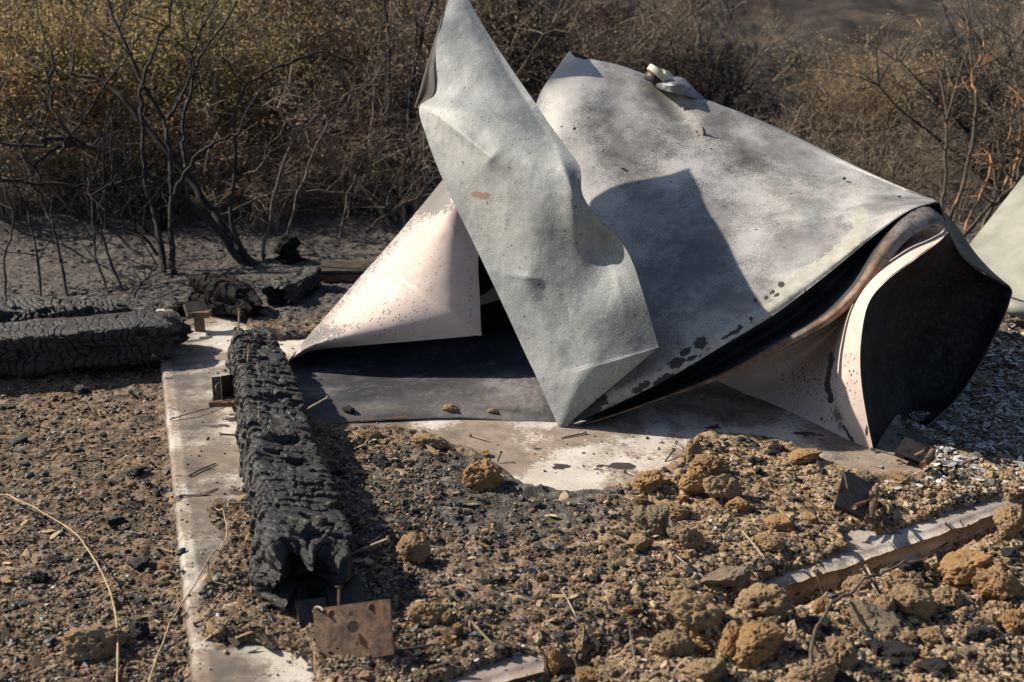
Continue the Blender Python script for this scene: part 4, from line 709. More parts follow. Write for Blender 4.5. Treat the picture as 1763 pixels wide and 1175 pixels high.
def put_rock(px, py, wpx, hpx, matk, kind, s, label, group=None, asp=None, lift=.5):
    q, d = surf(px, py + hpx * .30); rx = wpx * d / F / 2 / .86; rz = hpx * d / F / 2 / .86; nm = KN[matk]
    o = link(nm, proto(matk, kind, s), None, q + np.array([0, rx * .2, rz * lift]))
    ry = (rx + rz) / 2 * (.8 + .3 * random.random()); o.scale = (rx, ry, rz * .95); o.rotation_euler = (random.uniform(-.25, .25), random.uniform(-.25, .25), random.uniform(-.5, .5) + (math.pi if s % 2 else 0))
    return tag(o, label, {'clod': 'clod', 'stone': 'stone', 'charcoal_lump': 'charcoal'}[nm], group)
ROCKS = [(830, 822, 62, 58, 'ochre', 'pit', 0, 'fist sized ochre clod alone on the soil below the middle of the tank'),
 (712, 948, 46, 50, 'tan', 'pit', 1, 'rounded tan clod right of the charred beam, level with its nails'),
 (1107, 893, 34, 50, 'grey', 'block', 0, 'narrow grey brown stone, left one of the touching pair below the exposed slab'),
 (1132, 898, 48, 58, 'grey', 'block', 1, 'upright blocky brown stone, right one of the touching pair below the exposed slab'),
 (1160, 881, 54, 34, 'tan', 'pit', 2, 'flat tan clod just behind the upright blocky stone'), (1160, 914, 34, 38, 'grey', 'block', 2, 'dark stone with a black scorched face right of the upright blocky stone'),
 (1190, 932, 44, 42, 'tan', 'pit', 3, 'lumpy brown clod right of the dark scorched stone'), (1100, 938, 46, 30, 'tan', 'block', 3, 'pale flat greyish clod in front of the pair of blocky stones'),
 (1192, 779, 28, 42, 'tan', 'pit', 0, 'small upright tan clod on the slab right below the rim shadow'), (1226, 803, 56, 32, 'orange', 'pit', 1, 'orange brown clod behind the two big tan clods'),
 (1198, 832, 66, 52, 'ochre', 'pit', 2, 'large crumbly tan clod at the right end of the exposed slab'), (1244, 845, 66, 46, 'tan', 'pit', 3, 'large tan clod touching the crumbly one on its right'),
 (1115, 832, 46, 36, 'ochre', 'pit', 3, 'leaning ochre clod at the lower edge of the exposed slab'), (740, 763, 52, 22, 'tan', 'pit', 1, 'low flat tan clod at the left end of the exposed slab'),
 (640, 748, 30, 16, 'tan', 'pit', 2, 'small tan clod below the front edge of the base sheet'), (832, 784, 22, 12, 'ochre', 'pit', 3, 'tiny ochre clod on the slab behind the fist sized clod'),
 (736, 1060, 58, 48, 'tan', 'pit', 2, 'brown clod in the shade right of the rusty plate'), (768, 1066, 26, 24, 'tan', 'pit', 0, 'small clod touching the brown clod near the rusty plate'),
 (1316, 1042, 78, 58, 'tan', 'pit', 1, 'pitted tan clod at the left end of the exposed slab edge'), (1200, 1062, 100, 64, 'tan', 'pit', 3, 'wide holed tan clod left of the pitted one'),
 (1250, 998, 78, 38, 'grey', 'block', 0, 'flat grey stone with a dusty top at the left end of the exposed slab edge'), (1305, 1115, 92, 74, 'ochre', 'pit', 0, 'biggest ochre clod in the heap at the bottom'),
 (1262, 1106, 54, 66, 'ochre', 'pit', 2, 'ochre clod leaning on the left of the biggest one'), (1446, 1130, 54, 58, 'tan', 'pit', 3, 'rounded tan clod right of the curved stick near the bottom'),
 (1506, 1072, 90, 54, 'grey', 'block', 2, 'angular grey stone with scratches right of the curved stick'), (1524, 1048, 38, 44, 'tan', 'pit', 0, 'small round tan clod just behind the angular grey stone'),
 (1572, 1038, 64, 46, 'tan', 'pit', 1, 'brown holed clod right of the small round one'), (1672, 978, 86, 46, 'ochre', 'pit', 1, 'large ochre clod near the right edge below the slab edge'),
 (1712, 1010, 68, 56, 'orange', 'pit', 2, 'large orange clod at the right edge'), (1634, 1032, 46, 40, 'tan', 'pit', 3, 'roundish brown clod left of the large orange one'),
 (1382, 790, 62, 24, 'ochre', 'pit', 0, 'long holed ochre clod at the front of the dark soil heap'), (1552, 825, 40, 28, 'tan', 'block', 1, 'tan stone between the two hinge brackets'),
 (1418, 1047, 26, 28, 'ochre', 'pit', 1, 'small ochre clod below the middle of the slab edge'), (1400, 1166, 84, 44, 'tan', 'pit', 2, 'tan clod cut by the bottom edge under the curved stick'),
 (1215, 1160, 70, 40, 'tan', 'pit', 0, 'tan clod cut by the bottom edge left of the biggest ochre clod'), (955, 1140, 26, 38, 'ochre', 'block', 2, 'upright ochre stone at the bottom beside two nails'),
 (1012, 1165, 44, 22, 'ochre', 'pit', 3, 'flat yellowish clod at the bottom edge between nails'), (1346, 905, 46, 30, 'ochre', 'pit', 1, 'small clod riddled with holes left of the screw studded hinge'),
 (1328, 934, 46, 34, 'tan', 'pit', 2, 'brown clod below the clod riddled with holes'), (160, 1112, 96, 50, 'tan', 'pit', 3, 'large dirty brown clod on the ground left of the slab'),
 (1738, 900, 50, 58, 'tan', 'pit', 0, 'brown clod at the right edge where the slab edge ends'), (1560, 1010, 60, 28, 'tan', 'pit', 2, 'low tan clod under the right part of the slab edge'),
 (1478, 1010, 50, 28, 'tan', 'pit', 1, 'tan clod lying in the shade of the slab edge'), (1490, 822, 28, 22, 'grey', 'pit', 2, 'small dark clod behind the screw studded hinge'),
 (1270, 872, 40, 26, 'ochre', 'pit', 0, 'small ochre clod in front of the large tan pair'), (1160, 1115, 60, 46, 'tan', 'pit', 1, 'tan clod left of the ochre heap at the bottom'),
 (1605, 1100, 50, 30, 'tan', 'pit', 0, 'tan clod between the grey stone and the black char pieces'), (1750, 1075, 50, 40, 'ochre', 'pit', 3, 'ochre clod at the right edge below the orange one')]
for r in ROCKS: put_rock(*r, group='clods and stones from the burnt soil')
CH = [(70, 994, 32, 26, 'round black charcoal lump left of the pale curved stem'), (10, 702, 26, 16, 'charcoal lump at the left edge below the long log'), (202, 898, 36, 18, 'shiny charcoal lump on the left soil, level with the beam nails'),
 (240, 970, 40, 24, 'black charcoal chunk beside the slab edge at the left'), (660, 797, 38, 26, 'charcoal chunk right of the beam below the base sheet'), (584, 812, 22, 22, 'small charcoal lump touching the shaded side of the beam'),
 (722, 882, 32, 16, 'flat black charcoal piece left of the fist sized clod'), (920, 873, 34, 12, 'thin black charcoal piece under the fist sized clod'), (141, 672, 36, 18, 'charcoal heap piece below the middle of the long log'),
 (900, 895, 26, 12, 'small charcoal flake in the soil below the exposed slab'), (1555, 1135, 86, 34, 'long striped black charcoal piece near the lower right corner'), (1610, 1150, 54, 34, 'black charcoal lump at the right end of the striped piece'),
 (1690, 1092, 60, 26, 'crumbling charcoal piece near the right edge below the orange clod'), (1515, 1118, 50, 36, 'charcoal lump behind the striped piece'), (1575, 975, 46, 30, 'charred twig lump under the slab edge'),
 (1410, 1075, 50, 22, 'charcoal lump left of the curved stick'), (1340, 770, 30, 14, 'dark shiny lump in the soil heap by the pink lip'), (1300, 792, 28, 18, 'dark grey lump among the soil behind the tan pair'), (1308, 812, 16, 18, 'pair mate of the dark lump, nearer the camera'),
 (30, 760, 40, 16, 'flat charred slab of wood at the left edge'), (700, 905, 30, 14, 'small flat char piece above the tan clod right of the beam'), (1190, 1085, 24, 14, 'charcoal crumb below the wide holed clod'), (1745, 955, 40, 20, 'dark curled char strip at the right edge'),
 (230, 812, 50, 14, 'thin charred slab lying left of the concrete edge'), (240, 1085, 40, 30, 'shiny charcoal lump left of the slab near the bottom'), (1450, 1165, 40, 24, 'charcoal lump at the bottom edge right of the rounded tan clod')]
for k, (a, b, c_, d_, lb) in enumerate(CH): put_rock(a, b, c_, d_, 'char', 'char', k, lb, group='charcoal lumps scattered on the soil', lift=.35)
q = P(602, 710, 4.09); o = link('charcoal_lump', proto('char', 'char', 0), None, q + np.array([0, 0, .01])); o.scale = (.028, .022, .016); tag(o, 'black charcoal lump lying on the base sheet of the tank', 'charcoal')
for (a, b, s_, lb) in ((775, 708, .026, 'tan clod lying on the front lip of the base sheet'), (848, 712, .018, 'smaller brown clod on the base sheet lip, nearer the tank tip')):
    q = P(a, b, 4.10); o = link('clod', proto('tan', 'pit', 1), None, q + np.array([0, 0, .004])); o.scale = (s_, s_ * .8, s_ * .7); tag(o, lb, 'clod')
# minor stones, many alike
rr = np.random.RandomState(5); n_min = 0
for k in range(330):
    px = rr.uniform(560, 1760) if rr.rand() < .8 else rr.uniform(20, 290); py = rr.uniform(770, 1170)
    if 1180 < px and py > 880: pass
    elif rr.rand() < .6: continue
    q, d = surf(px, py)
    if abs(q[2]) < 1e-6: continue
    w_ = rr.uniform(9, 24 if px < 1100 else 34) * (py / 1100); mk_ = ['ochre', 'tan', 'tan', 'grey', 'orange'][rr.randint(5)] if rr.rand() < .8 else 'char'
    if mk_ == 'char': put_rock(px, py, w_ * 1.3, w_ * .6, 'char', 'char', k, 'small charcoal bit half sunk in the soil', 'small charcoal bits in the soil', lift=.3)
    else: put_rock(px, py, w_, w_ * .75, mk_, 'pit' if rr.rand() < .6 else 'block', k, 'small crumb of dry soil among the gravel', 'small crumbs of dry soil', lift=.3)
    n_min += 1
    if n_min > 150: break
# ------------------------------------------------------------------ gravel, flakes, straw (uncountable)
def scatter(name, n, x0, x1, y0, y1, smin, smax, mat, flat, seed, dens=None, base=(IV0, IT0), elong=1.0, slabdens=.05):
    rs = np.random.RandomState(seed); px = rs.uniform(x0, x1, n); py = y0 + (y1 - y0) * rs.rand(n) ** .9; Q, D = hit(px, py)
    pl = plane_at(px, py, 0.0); insl = inpoly(pl[:, 0], pl[:, 1], SLAB); on = (Q[:, 2] < 0) & insl; Q[on] = pl[on]
    keep = ~on | (rs.rand(n) < slabdens)
    if dens is not None: keep &= rs.rand(n) < dens(px, py)
    Q = Q[keep]; n = len(Q); s = smin * (smax / smin) ** (rs.rand(n) ** 1.8)
    BV, BT = base; V = BV[None] * (1 + .35 * rs.uniform(-1, 1, (n, len(BV), 1))) * s[:, None, None]
    sc = np.stack([np.full(n, 1.0) * elong, rs.uniform(.5, .9, n), rs.uniform(.6, 1, n) * flat], -1); V = V * sc[:, None]
    a = rs.uniform(0, 2 * math.pi, n); tl = rs.normal(0, .35, n); ca, sa, ct, st_ = np.cos(a), np.sin(a), np.cos(tl), np.sin(tl)
    x, y, z = V[..., 0], V[..., 1], V[..., 2]; x, z = x * ct[:, None] - z * st_[:, None], x * st_[:, None] + z * ct[:, None]
    x, y = x * ca[:, None] - y * sa[:, None], x * sa[:, None] + y * ca[:, None]
    V = np.stack([x, y, z], -1) + Q[:, None] + np.array([0, 0, 1])[None, None] * (s * flat * .35)[:, None, None]
    T = (BT[None] + (np.arange(n) * len(BV))[:, None, None]).reshape(-1, 3)
    me = mesh_np(name, V.reshape(-1, 3), T, [mat], smooth=False); return tag(link(name, me), kind='stuff')
GC = [(0.19, 0.13, 0.08), (0.30, 0.20, 0.12), (0.09, 0.068, 0.05), (0.035, 0.03, 0.027), (0.05, .04, .033), (0.06, 0.053, 0.047), (0.36, 0.27, 0.18), (0.25, 0.195, 0.15), (0.17, 0.135, 0.11), (0.30, 0.15, 0.085), (0.025, 0.023, 0.022), (0.40, 0.32, 0.23), (0.22, 0.155, 0.105), (0.31, 0.26, 0.21)]
GC2 = [(0.34, 0.24, 0.145), (0.43, 0.32, 0.205), (0.26, 0.18, 0.11), (0.18, 0.135, 0.095), (0.48, 0.37, 0.25), (0.06, 0.053, 0.045), (0.37, 0.26, 0.15)]
def clump(x, y, s_, sc=.02): return sstep(-.35, .35, fb2(x, y, sc, 3, s_))
scatter('gravel', 42000, -60, 760, 600, 1230, .0016, .009, mat_island('brown_gravel', GC), .6, 1, dens=lambda x, y: .35 + .65 * clump(x, y, 3))
scatter('gravel', 38000, 560, 1840, 740, 1230, .0016, .008, mat_island('grey_brown_gravel', GC[:4] + GC[4:7] + GC[8:]), .7, 2, dens=lambda x, y: .25 + .75 * clump(x, y, 5))
scatter('crumbled_soil', 30000, 1050, 1840, 740, 1230, .002, .011, mat_island('tan_crumbs', GC2), .75, 3, dens=lambda x, y: sstep(1040, 1300, x) * (.15 + .85 * clump(x, y, 8)))
scatter('crumbled_soil', 4200, 560, 1840, 760, 1230, .007, .017, mat_island('tan_lumps', GC2), .7, 13, dens=lambda x, y: sstep(900, 1250, x) * clump(x, y, 9, .012) * .8 + .08, base=(IV1, IT1), slabdens=.01)
scatter('charcoal_crumbs', 20000, -60, 1840, 620, 1230, .0025, .018, mat_island('charcoal_crumb', [(0.012,) * 3, (0.02,) * 3, (0.035, .034, .033)], .5, .5), .5, 4, dens=lambda x, y: np.clip(.30 + .95 * g2(x, y, 900, 1000, 230, 90) + .6 * g2(x, y, 200, 980, 120, 130) + .8 * g2(x, y, 640, 850, 120, 170) + .6 * g2(x, y, 170, 690, 130, 30) + .8 * g2(x, y, 1520, 1120, 160, 50) + .5 * g2(x, y, 1270, 760, 90, 25), 0, 1) * (.2 + .8 * clump(x, y, 12)), slabdens=.02)
scatter('ash_litter', 14000, -60, 1840, 395, 640, .004, .018, mat_island('ash_litter', [(0.06,) * 3, (0.10, .09, .08), (0.16, .145, .13), (0.07, .062, .055), (0.22, .19, .16), (0.03,) * 3]), .3, 5)
FLK = (np.array([[-1, -.6, 0], [0, -.9, .1], [1, -.4, 0], [.8, .7, .12], [-.2, 1, 0], [-1, .5, .1], [0, 0, .22]], float), np.array([[0, 1, 6], [1, 2, 6], [2, 3, 6], [3, 4, 6], [4, 5, 6], [5, 0, 6]]))
WH = mat_island('white_flake', [(0.55, 0.54, 0.52), (0.68, 0.67, 0.64), (0.42, 0.40, 0.38), (0.5, 0.5, 0.5)], .7, .3)
scatter('paint_flakes', 15000, 1480, 1900, 555, 850, .0035, .018, mat_island('ash_flake', [(0.62, 0.60, 0.56), (0.30, 0.29, 0.28), (0.75, 0.73, 0.69), (0.2, .19, .18), (0.38, 0.36, 0.34), (0.1, .095, .09)], .8, .2), .7, 6, dens=lambda x, y: sstep(1490, 1620, x + .25 * (y - 650)) * sstep(850, 770, y), base=FLK)
scatter('paint_flakes', 1500, -60, 1840, 640, 1230, .002, .008, WH, .6, 7, base=FLK, slabdens=.05)
scatter('rust_chips', 2400, -60, 760, 640, 1230, .002, .007, mat_island('rust_chip', [(0.32, 0.10, 0.04), (0.26, 0.08, 0.04), (0.38, 0.16, 0.07)]), .4, 8, base=FLK, dens=lambda x, y: np.clip(.3 + .9 * g2(x, y, 380, 880, 70, 50) + .6 * g2(x, y, 230, 980, 90, 160), 0, 1), slabdens=.05)
scatter('wood_splinters', 650, -60, 1840, 640, 1230, .005, .016, MT['chip'], .25, 9, elong=2.2, slabdens=.03)
scatter('needle_litter', 1500, -60, 1840, 640, 1230, .006, .018, mat_island('burnt_needle', [(0.05, .04, .03), (0.28, .2, .12), (0.10, .08, .06), (0.03, .028, .025)]), .09, 10, elong=2.6, slabdens=.02)
# ------------------------------------------------------------------ nails, stems
NL = [(1008, 748, 965, 756, 'naildark', 0, 'dark nail lying on the slab just below the tank tip'), (310, 856, 366, 853, 'zinc', 0, 'grey nail lying across the slab left of the beam'), (1270, 908, 1318, 965, 'nailtan', 1, 'pale nail pointing down right, left of the flat grey stone'),
 (1160, 955, 1198, 985, 'zinc', 1, 'grey nail in the soil just left of the flat grey stone'), (806, 1065, 860, 1122, 'nailtan', 1, 'pale nail right of the rusty plate'), (1082, 1075, 1095, 1150, 'nailtan', 2, 'tall pale nail standing near the bottom centre'),
 (1005, 1076, 1000, 1120, 'nailtan', 2, 'bent yellowish nail at the bottom centre'), (978, 1112, 1000, 1165, 'zinc', 2, 'grey nail beside the upright ochre stone'), (1366, 990, 1380, 1030, 'nailtan', 2, 'yellowish nail leaning on the slab edge'), (1405, 988, 1418, 1028, 'rust', 2, 'thin rusty nail against the slab edge'),
 (1413, 878, 1458, 912, 'nailtan', 1, 'pale nail left of the hinge bracket'), (1425, 918, 1490, 948, 'nailtan', 1, 'long pale nail lying on the slab below the hinge bracket'), (1640, 944, 1590, 960, 'nailtan', 1, 'pale nail in front of the right end of the slab edge'),
 (1612, 960, 1630, 984, 'zinc', 1, 'short grey nail under the right end of the slab edge'), (1374, 1095, 1346, 1124, 'rust', 1, 'stubby rusty nail beside the biggest ochre clod'), (1742, 1092, 1660, 1130, 'naildark', 1, 'long dark bolt like nail near the lower right corner'),
 (962, 1010, 992, 1064, 'zinc', 1, 'grey nail in the dark soil at the centre bottom'), (698, 1170, 672, 1124, 'zinc', 1, 'grey nail pointing up at the right of the rusty plate'), (757, 1110, 680, 1120, 'naildark', 1, 'dark nail lying right of the rusty plate'),
 (1342, 950, 1362, 985, 'rust', 2, 'rusty nail standing at the left end of the slab edge'), (863, 780, 856, 798, 'naildark', 2, 'stubby dark bolt behind the fist sized clod'), (1160, 776, 1144, 796, 'naildark', 1, 'dark nail on the slab left of the upright tan clod'), (810, 752, 845, 762, 'nailtan', 0, 'thin pale splinter like nail on the slab below the base sheet'),
 (1076, 814, 1112, 828, 'zinc', 0, 'grey nail under the leaning ochre clod'), (1485, 985, 1515, 1030, 'zinc', 1, 'grey nail below the middle of the slab edge'), (1492, 978, 1512, 1010, 'nailtan', 1, 'pale short nail beside the grey one below the slab edge'), (1690, 818, 1745, 812, 'naildark', 1, 'dark nail in the litter at the right edge'),
 (1665, 812, 1695, 830, 'zinc', 1, 'grey nail in the litter near the right edge'), (1385, 830, 1410, 845, 'zinc', 1, 'grey nail behind the small clod riddled with holes'), (335, 1078, 390, 1050, 'stick', 0, 'thin burnt twig across the slab near the bottom left'), (1500, 775, 1560, 790, 'zinc', 0, 'long grey nail at the tip of the pink lip'), (1165, 765, 1190, 778, 'zinc', 0, 'thin grey nail in the tank shadow on the slab'),
 (1063, 868, 1100, 880, 'naildark', 1, 'small dark nail left of the pair of blocky stones'), (655, 925, 632, 938, 'zinc', 1, 'short nail in the shade of the beam'), (1740, 1150, 1700, 1160, 'nailtan', 1, 'pale nail in the lower right corner')]
for (hx, hy, bx, by, mt_, mode, lb) in NL:
    a, da = surf(bx, by); b, db = surf(hx, hy)
    if mode == 2: b = P(hx, hy, da + .01)
    elif mode == 1: b = .55 * b + .45 * P(hx, hy, da); 
    lift = .003 if mode == 0 else .001; mb = MB(); nail_mesh(mb, a + [0, 0, lift], b + [0, 0, lift + .002], .0024 + .0006 * random.random(), random.uniform(-.004, .004)); o = mb.build('twig' if mt_ == 'stick' else 'nail', MT[mt_])
    tag(o, lb, 'twig' if mt_ == 'stick' else 'nail', None if mt_ == 'stick' else 'loose nails around the slab')
def stem(name, pts, r0, r1, mat, label, lift=.012, arch=.03, branches=()):
    W = np.array([surf(*p)[0] for p in pts]); W = spline(W, 40); W[:, 2] = np.maximum(W[:, 2], H(W[:, 0], W[:, 1]) + .004); t = np.linspace(0, 1, 40); W[:, 2] += lift + arch * np.sin(t * math.pi)
    m = MB(); rad = r0 + (r1 - r0) * t; rad = rad * (1 + .5 * np.exp(-(((t * 5) % 1 - .5) / .06) ** 2)); m.tube(W, rad, 8)
    for (k, b) in branches:
        B = np.array([W[k]] + [surf(*p)[0] + [0, 0, .02] for p in b]); m.tube(spline(B, 14), np.linspace(r1, r1 * .4, 14), 6)
    return tag(m.build(name, MT[mat]), label, 'stalk')
stem('dry_stalk', [(-20, 855), (60, 890), (130, 940), (172, 1000), (197, 1060), (205, 1120), (203, 1190)], .0018, .0026, 'straw', 'long pale dry stem arching over the soil at the left', .012, .03)
stem('dry_stalk', [(370, 885), (388, 910), (390, 960), (350, 1020), (310, 1080), (280, 1140), (258, 1190)], .0014, .0022, 'straw', 'thin forked tan stem crossing the slab edge near the bottom left', .02, .03, [(18, [(365, 1010), (392, 1020)])])
stem('stick', [(1398, 1190), (1395, 1140), (1420, 1090), (1470, 1050), (1540, 1000), (1595, 972)], .0045, .003, 'stick', 'curved dark stick lying over the clods at the bottom right', .015, .04)
stem('stick', [(1605, 1090), (1625, 1125), (1660, 1150), (1682, 1163)], .003, .003, 'stick', 'short brown twig beside the long charcoal piece', .012, .01)
stem('twig', [(292, 725), (340, 715), (400, 695)], .002, .0015, 'stick', 'thin black twig lying on the slab beside the small bracket', .004, .01)
stem('twig', [(325, 822), (345, 812), (372, 800)], .003, .002, 'stick', 'short black twig on the slab left of the beam', .004, .002)
stem('twig', [(62, 795), (90, 785), (118, 772)], .003, .002, 'stick', 'dark twig lying on the left soil', .008, .002)
stem('twig', [(115, 808), (150, 800), (190, 794)], .003, .002, 'stick', 'longer dark twig just right of the other on the left soil', .008, .002)
# ------------------------------------------------------------------ burnt shrubs
def pt_on(px, py, d): return P(px, py, d)
def traced(polys, label, name='burnt_shrub', mat='bark', twigs=6, seed=1, group=None):
    rs = np.random.RandomState(seed); base = P(*polys[0][0][0]); R = root(name, base, label, 'shrub', group); m = MB(); tw = m
    for pts, r0, r1 in polys:
        n = max(10, len(pts) * 7); W = spline(P([p[0] for p in pts], [p[1] for p in pts], [p[2] for p in pts]), n); W += .012 * np.stack([fbm(np.stack([np.arange(n) * .45, np.full(n, seed + a * 9.0), np.full(n, r0 * 999)], -1), 2, a) for a in range(3)], -1)
        t = np.linspace(0, 1, n); m.tube(W, .95 * (r0 + (r1 - r0) * t) * (1 + .12 * rs.uniform(-1, 1, n)), 7)
        for k in range(twigs):
            i = rs.randint(int(n * .25), n); L = rs.uniform(.12, .45); dr = rs.normal(size=3) * [1, .6, .5] + [0, 0, .8]; dr /= np.linalg.norm(dr); q = W[i]; path = [q]
            for s in range(6): dr = dr + rs.normal(size=3) * .22 + [0, 0, .06]; dr /= np.linalg.norm(dr); q = q + dr * L / 6; path.append(q)
            tw.tube(path, np.linspace(r1 * .6 + .0012, .001, 7), 4, False)
            if rs.rand() < .8:
                q = path[3]; dr = dr + rs.normal(size=3) * .5; dr /= np.linalg.norm(dr); tw.tube([q, q + dr * L * .3, q + dr * L * .5 + rs.normal(size=3) * .02], [.0022, .0016, .0008], 4, False)
    m.build('stems', MT[mat], R, origin=base)
    return R
def T_(pts, d0, d1): n = len(pts); return [(x, y, d0 + (d1 - d0) * k / (n - 1)) for k, (x, y) in enumerate(pts)]
traced([(T_([(440, 465), (408, 425), (375, 380), (320, 300), (238, 200), (180, 143), (122, 126)], 6.2, 6.5), .030, .009), (T_([(425, 462), (360, 380), (290, 325), (238, 290), (180, 262), (136, 250), (110, 240), (73, 240), (75, 250), (-10, 247)], 6.2, 6.2), .026, .009),
        (T_([(136, 250), (100, 255), (62, 280), (68, 306), (85, 345)], 6.2, 6.2), .012, .006), (T_([(320, 290), (315, 221), (333, 136), (344, 100), (400, 20), (410, -20)], 6.25, 6.6), .012, .005), (T_([(300, 335), (327, 283), (368, 248), (409, 231)], 6.0, 5.9), .013, .006), (T_([(129, 247), (92, 187), (87, 146), (90, 102), (68, 34), (50, -20)], 6.2, 6.5), .010, .004), (T_([(435, 455), (400, 385), (405, 306), (405, 204), (422, 153), (449, 129), (511, 102), (562, 90), (610, 112)], 6.2, 6.4), .014, .005), (T_([(102, 269), (119, 238), (177, 153), (218, 102), (240, 60)], 6.1, 6.3), .008, .004)],
       'large black burnt shrub with thick stems leaning to the left', mat='bark', seed=1)
traced([(T_([(300, 472), (296, 400), (294, 306), (289, 238), (272, 190), (238, 133), (204, 48), (184, 0), (176, -40)], 6.0, 6.5), .018, .006), (T_([(289, 204), (320, 153), (334, 85), (347, 51), (380, -5), (395, -40)], 6.2, 6.6), .010, .004), (T_([(285, 468), (268, 380), (250, 306), (243, 204), (245, 143), (272, 68), (290, 40), (300, -30)], 6.0, 6.5), .017, .005), (T_([(381, 240), (360, 190), (340, 136), (313, 17), (310, -30)], 6.2, 6.4), .006, .003), (T_([(-20, 308), (85, 318), (153, 322), (200, 318), (243, 306)], 5.8, 6.0), .010, .009), (T_([(204, 48), (215, 20), (212, -30)], 6.4, 6.5), .006, .003)],
       'upright black burnt shrub whose stems rise from behind the wedge of charred timber', mat='bark', seed=2, twigs=7)
traced([(T_([(449, 460), (477, 323), (511, 238), (558, 194), (600, 163), (640, 140), (665, 100)], 6.3, 6.6), .011, .005), (T_([(484, 440), (521, 313), (562, 221), (590, 190), (660, 120)], 6.4, 6.7), .010, .004), (T_([(584, 410), (604, 323), (635, 255), (642, 170), (650, 100), (655, 30)], 6.7, 6.9), .010, .004), (T_([(631, 400), (665, 371), (706, 347), (765, 328), (800, 320)], 6.2, 6.1), .009, .007), (T_([(380, 372), (468, 335), (570, 330), (640, 345)], 6.5, 6.5), .007, .005), (T_([(536, 211), (500, 160), (470, 110), (430, 60), (415, 0)], 6.5, 6.7), .007, .003)],
       'slender grey brown shrub with rising stems left of the pink flap', mat='barkg', seed=3, twigs=9)
traced([(T_([(700, 375), (690, 350), (672, 290), (667, 204), (672, 85), (660, 0), (658, -40)], 7.2, 7.4), .018, .010), (T_([(702, 370), (700, 306), (706, 187), (723, 68), (744, 0), (750, -40)], 7.2, 7.4), .022, .010), (T_([(735, 380), (728, 300), (716, 210), (722, 120)], 7.3, 7.3), .009, .005), (T_([(650, 380), (652, 300), (660, 250), (668, 190)], 7.1, 7.2), .008, .004)],
       'tall pair of dark upright stems just left of the tall torn flap', mat='bark', seed=4)
traced([(T_([(120, 520), (105, 450), (88, 380), (60, 320), (35, 260), (20, 180)], 5.6, 6.0), .009, .004), (T_([(68, 515), (60, 430), (40, 340), (8, 280)], 5.6, 5.9), .008, .004), (T_([(190, 515), (165, 440), (158, 360), (150, 300)], 5.6, 5.9), .007, .004), (T_([(215, 520), (182, 430), (170, 345)], 5.7, 5.9), .008, .004), (T_([(10, 520), (8, 440), (22, 380), (0, 300)], 5.5, 5.7), .007, .004), (T_([(230, 512), (250, 480), (272, 462)], 5.5, 5.7), .006, .004), (T_([(270, 440), (235, 400), (190, 390), (150, 375)], 6, 5.8), .008, .004)],
       'thin charred sapling stems standing behind the logs at the left', mat='bark', seed=5, twigs=5)
traced([(T_([(1620, 400), (1626, 306), (1629, 211), (1622, 143), (1606, 88), (1577, 27)], 6.4, 6.8), .011, .005), (T_([(1630, 205), (1650, 130), (1670, 58), (1653, 0), (1650, -30)], 6.5, 6.8), .009, .005), (T_([(1625, 410), (1656, 323), (1680, 190), (1674, 136), (1667, 68)], 6.3, 6.6), .013, .006), (T_([(1674, 129), (1690, 90), (1704, 51), (1730, -10)], 6.6, 6.8), .006, .003)],
       'dark forked shrub with bare stems standing right of the crumpled tank', mat='barko', seed=6, twigs=7)
traced([(T_([(1650, 420), (1700, 360), (1742, 323), (1763, 262), (1790, 200)], 6.2, 6.4), .012, .008), (T_([(1690, 400), (1715, 330), (1705, 270), (1680, 230)], 6.6, 6.8), .013, .006), (T_([(1740, 330), (1755, 240), (1752, 150), (1740, 60)], 6.8, 7), .009, .004), (T_([(1700, 380), (1722, 300), (1740, 220), (1750, 180)], 6.9, 7), .010, .005), (T_([(1660, 395), (1690, 330), (1710, 260), (1713, 215)], 7, 7.1), .009, .005), (T_([(1752, 200), (1720, 150), (1690, 115)], 6.9, 7), .006, .003), (T_([(1725, 340), (1745, 280), (1775, 230)], 6.5, 6.6), .009, .006)],
       'tangled shrub with peeled orange stems above the pale sheet at the right edge', mat='barko', seed=7, twigs=9)
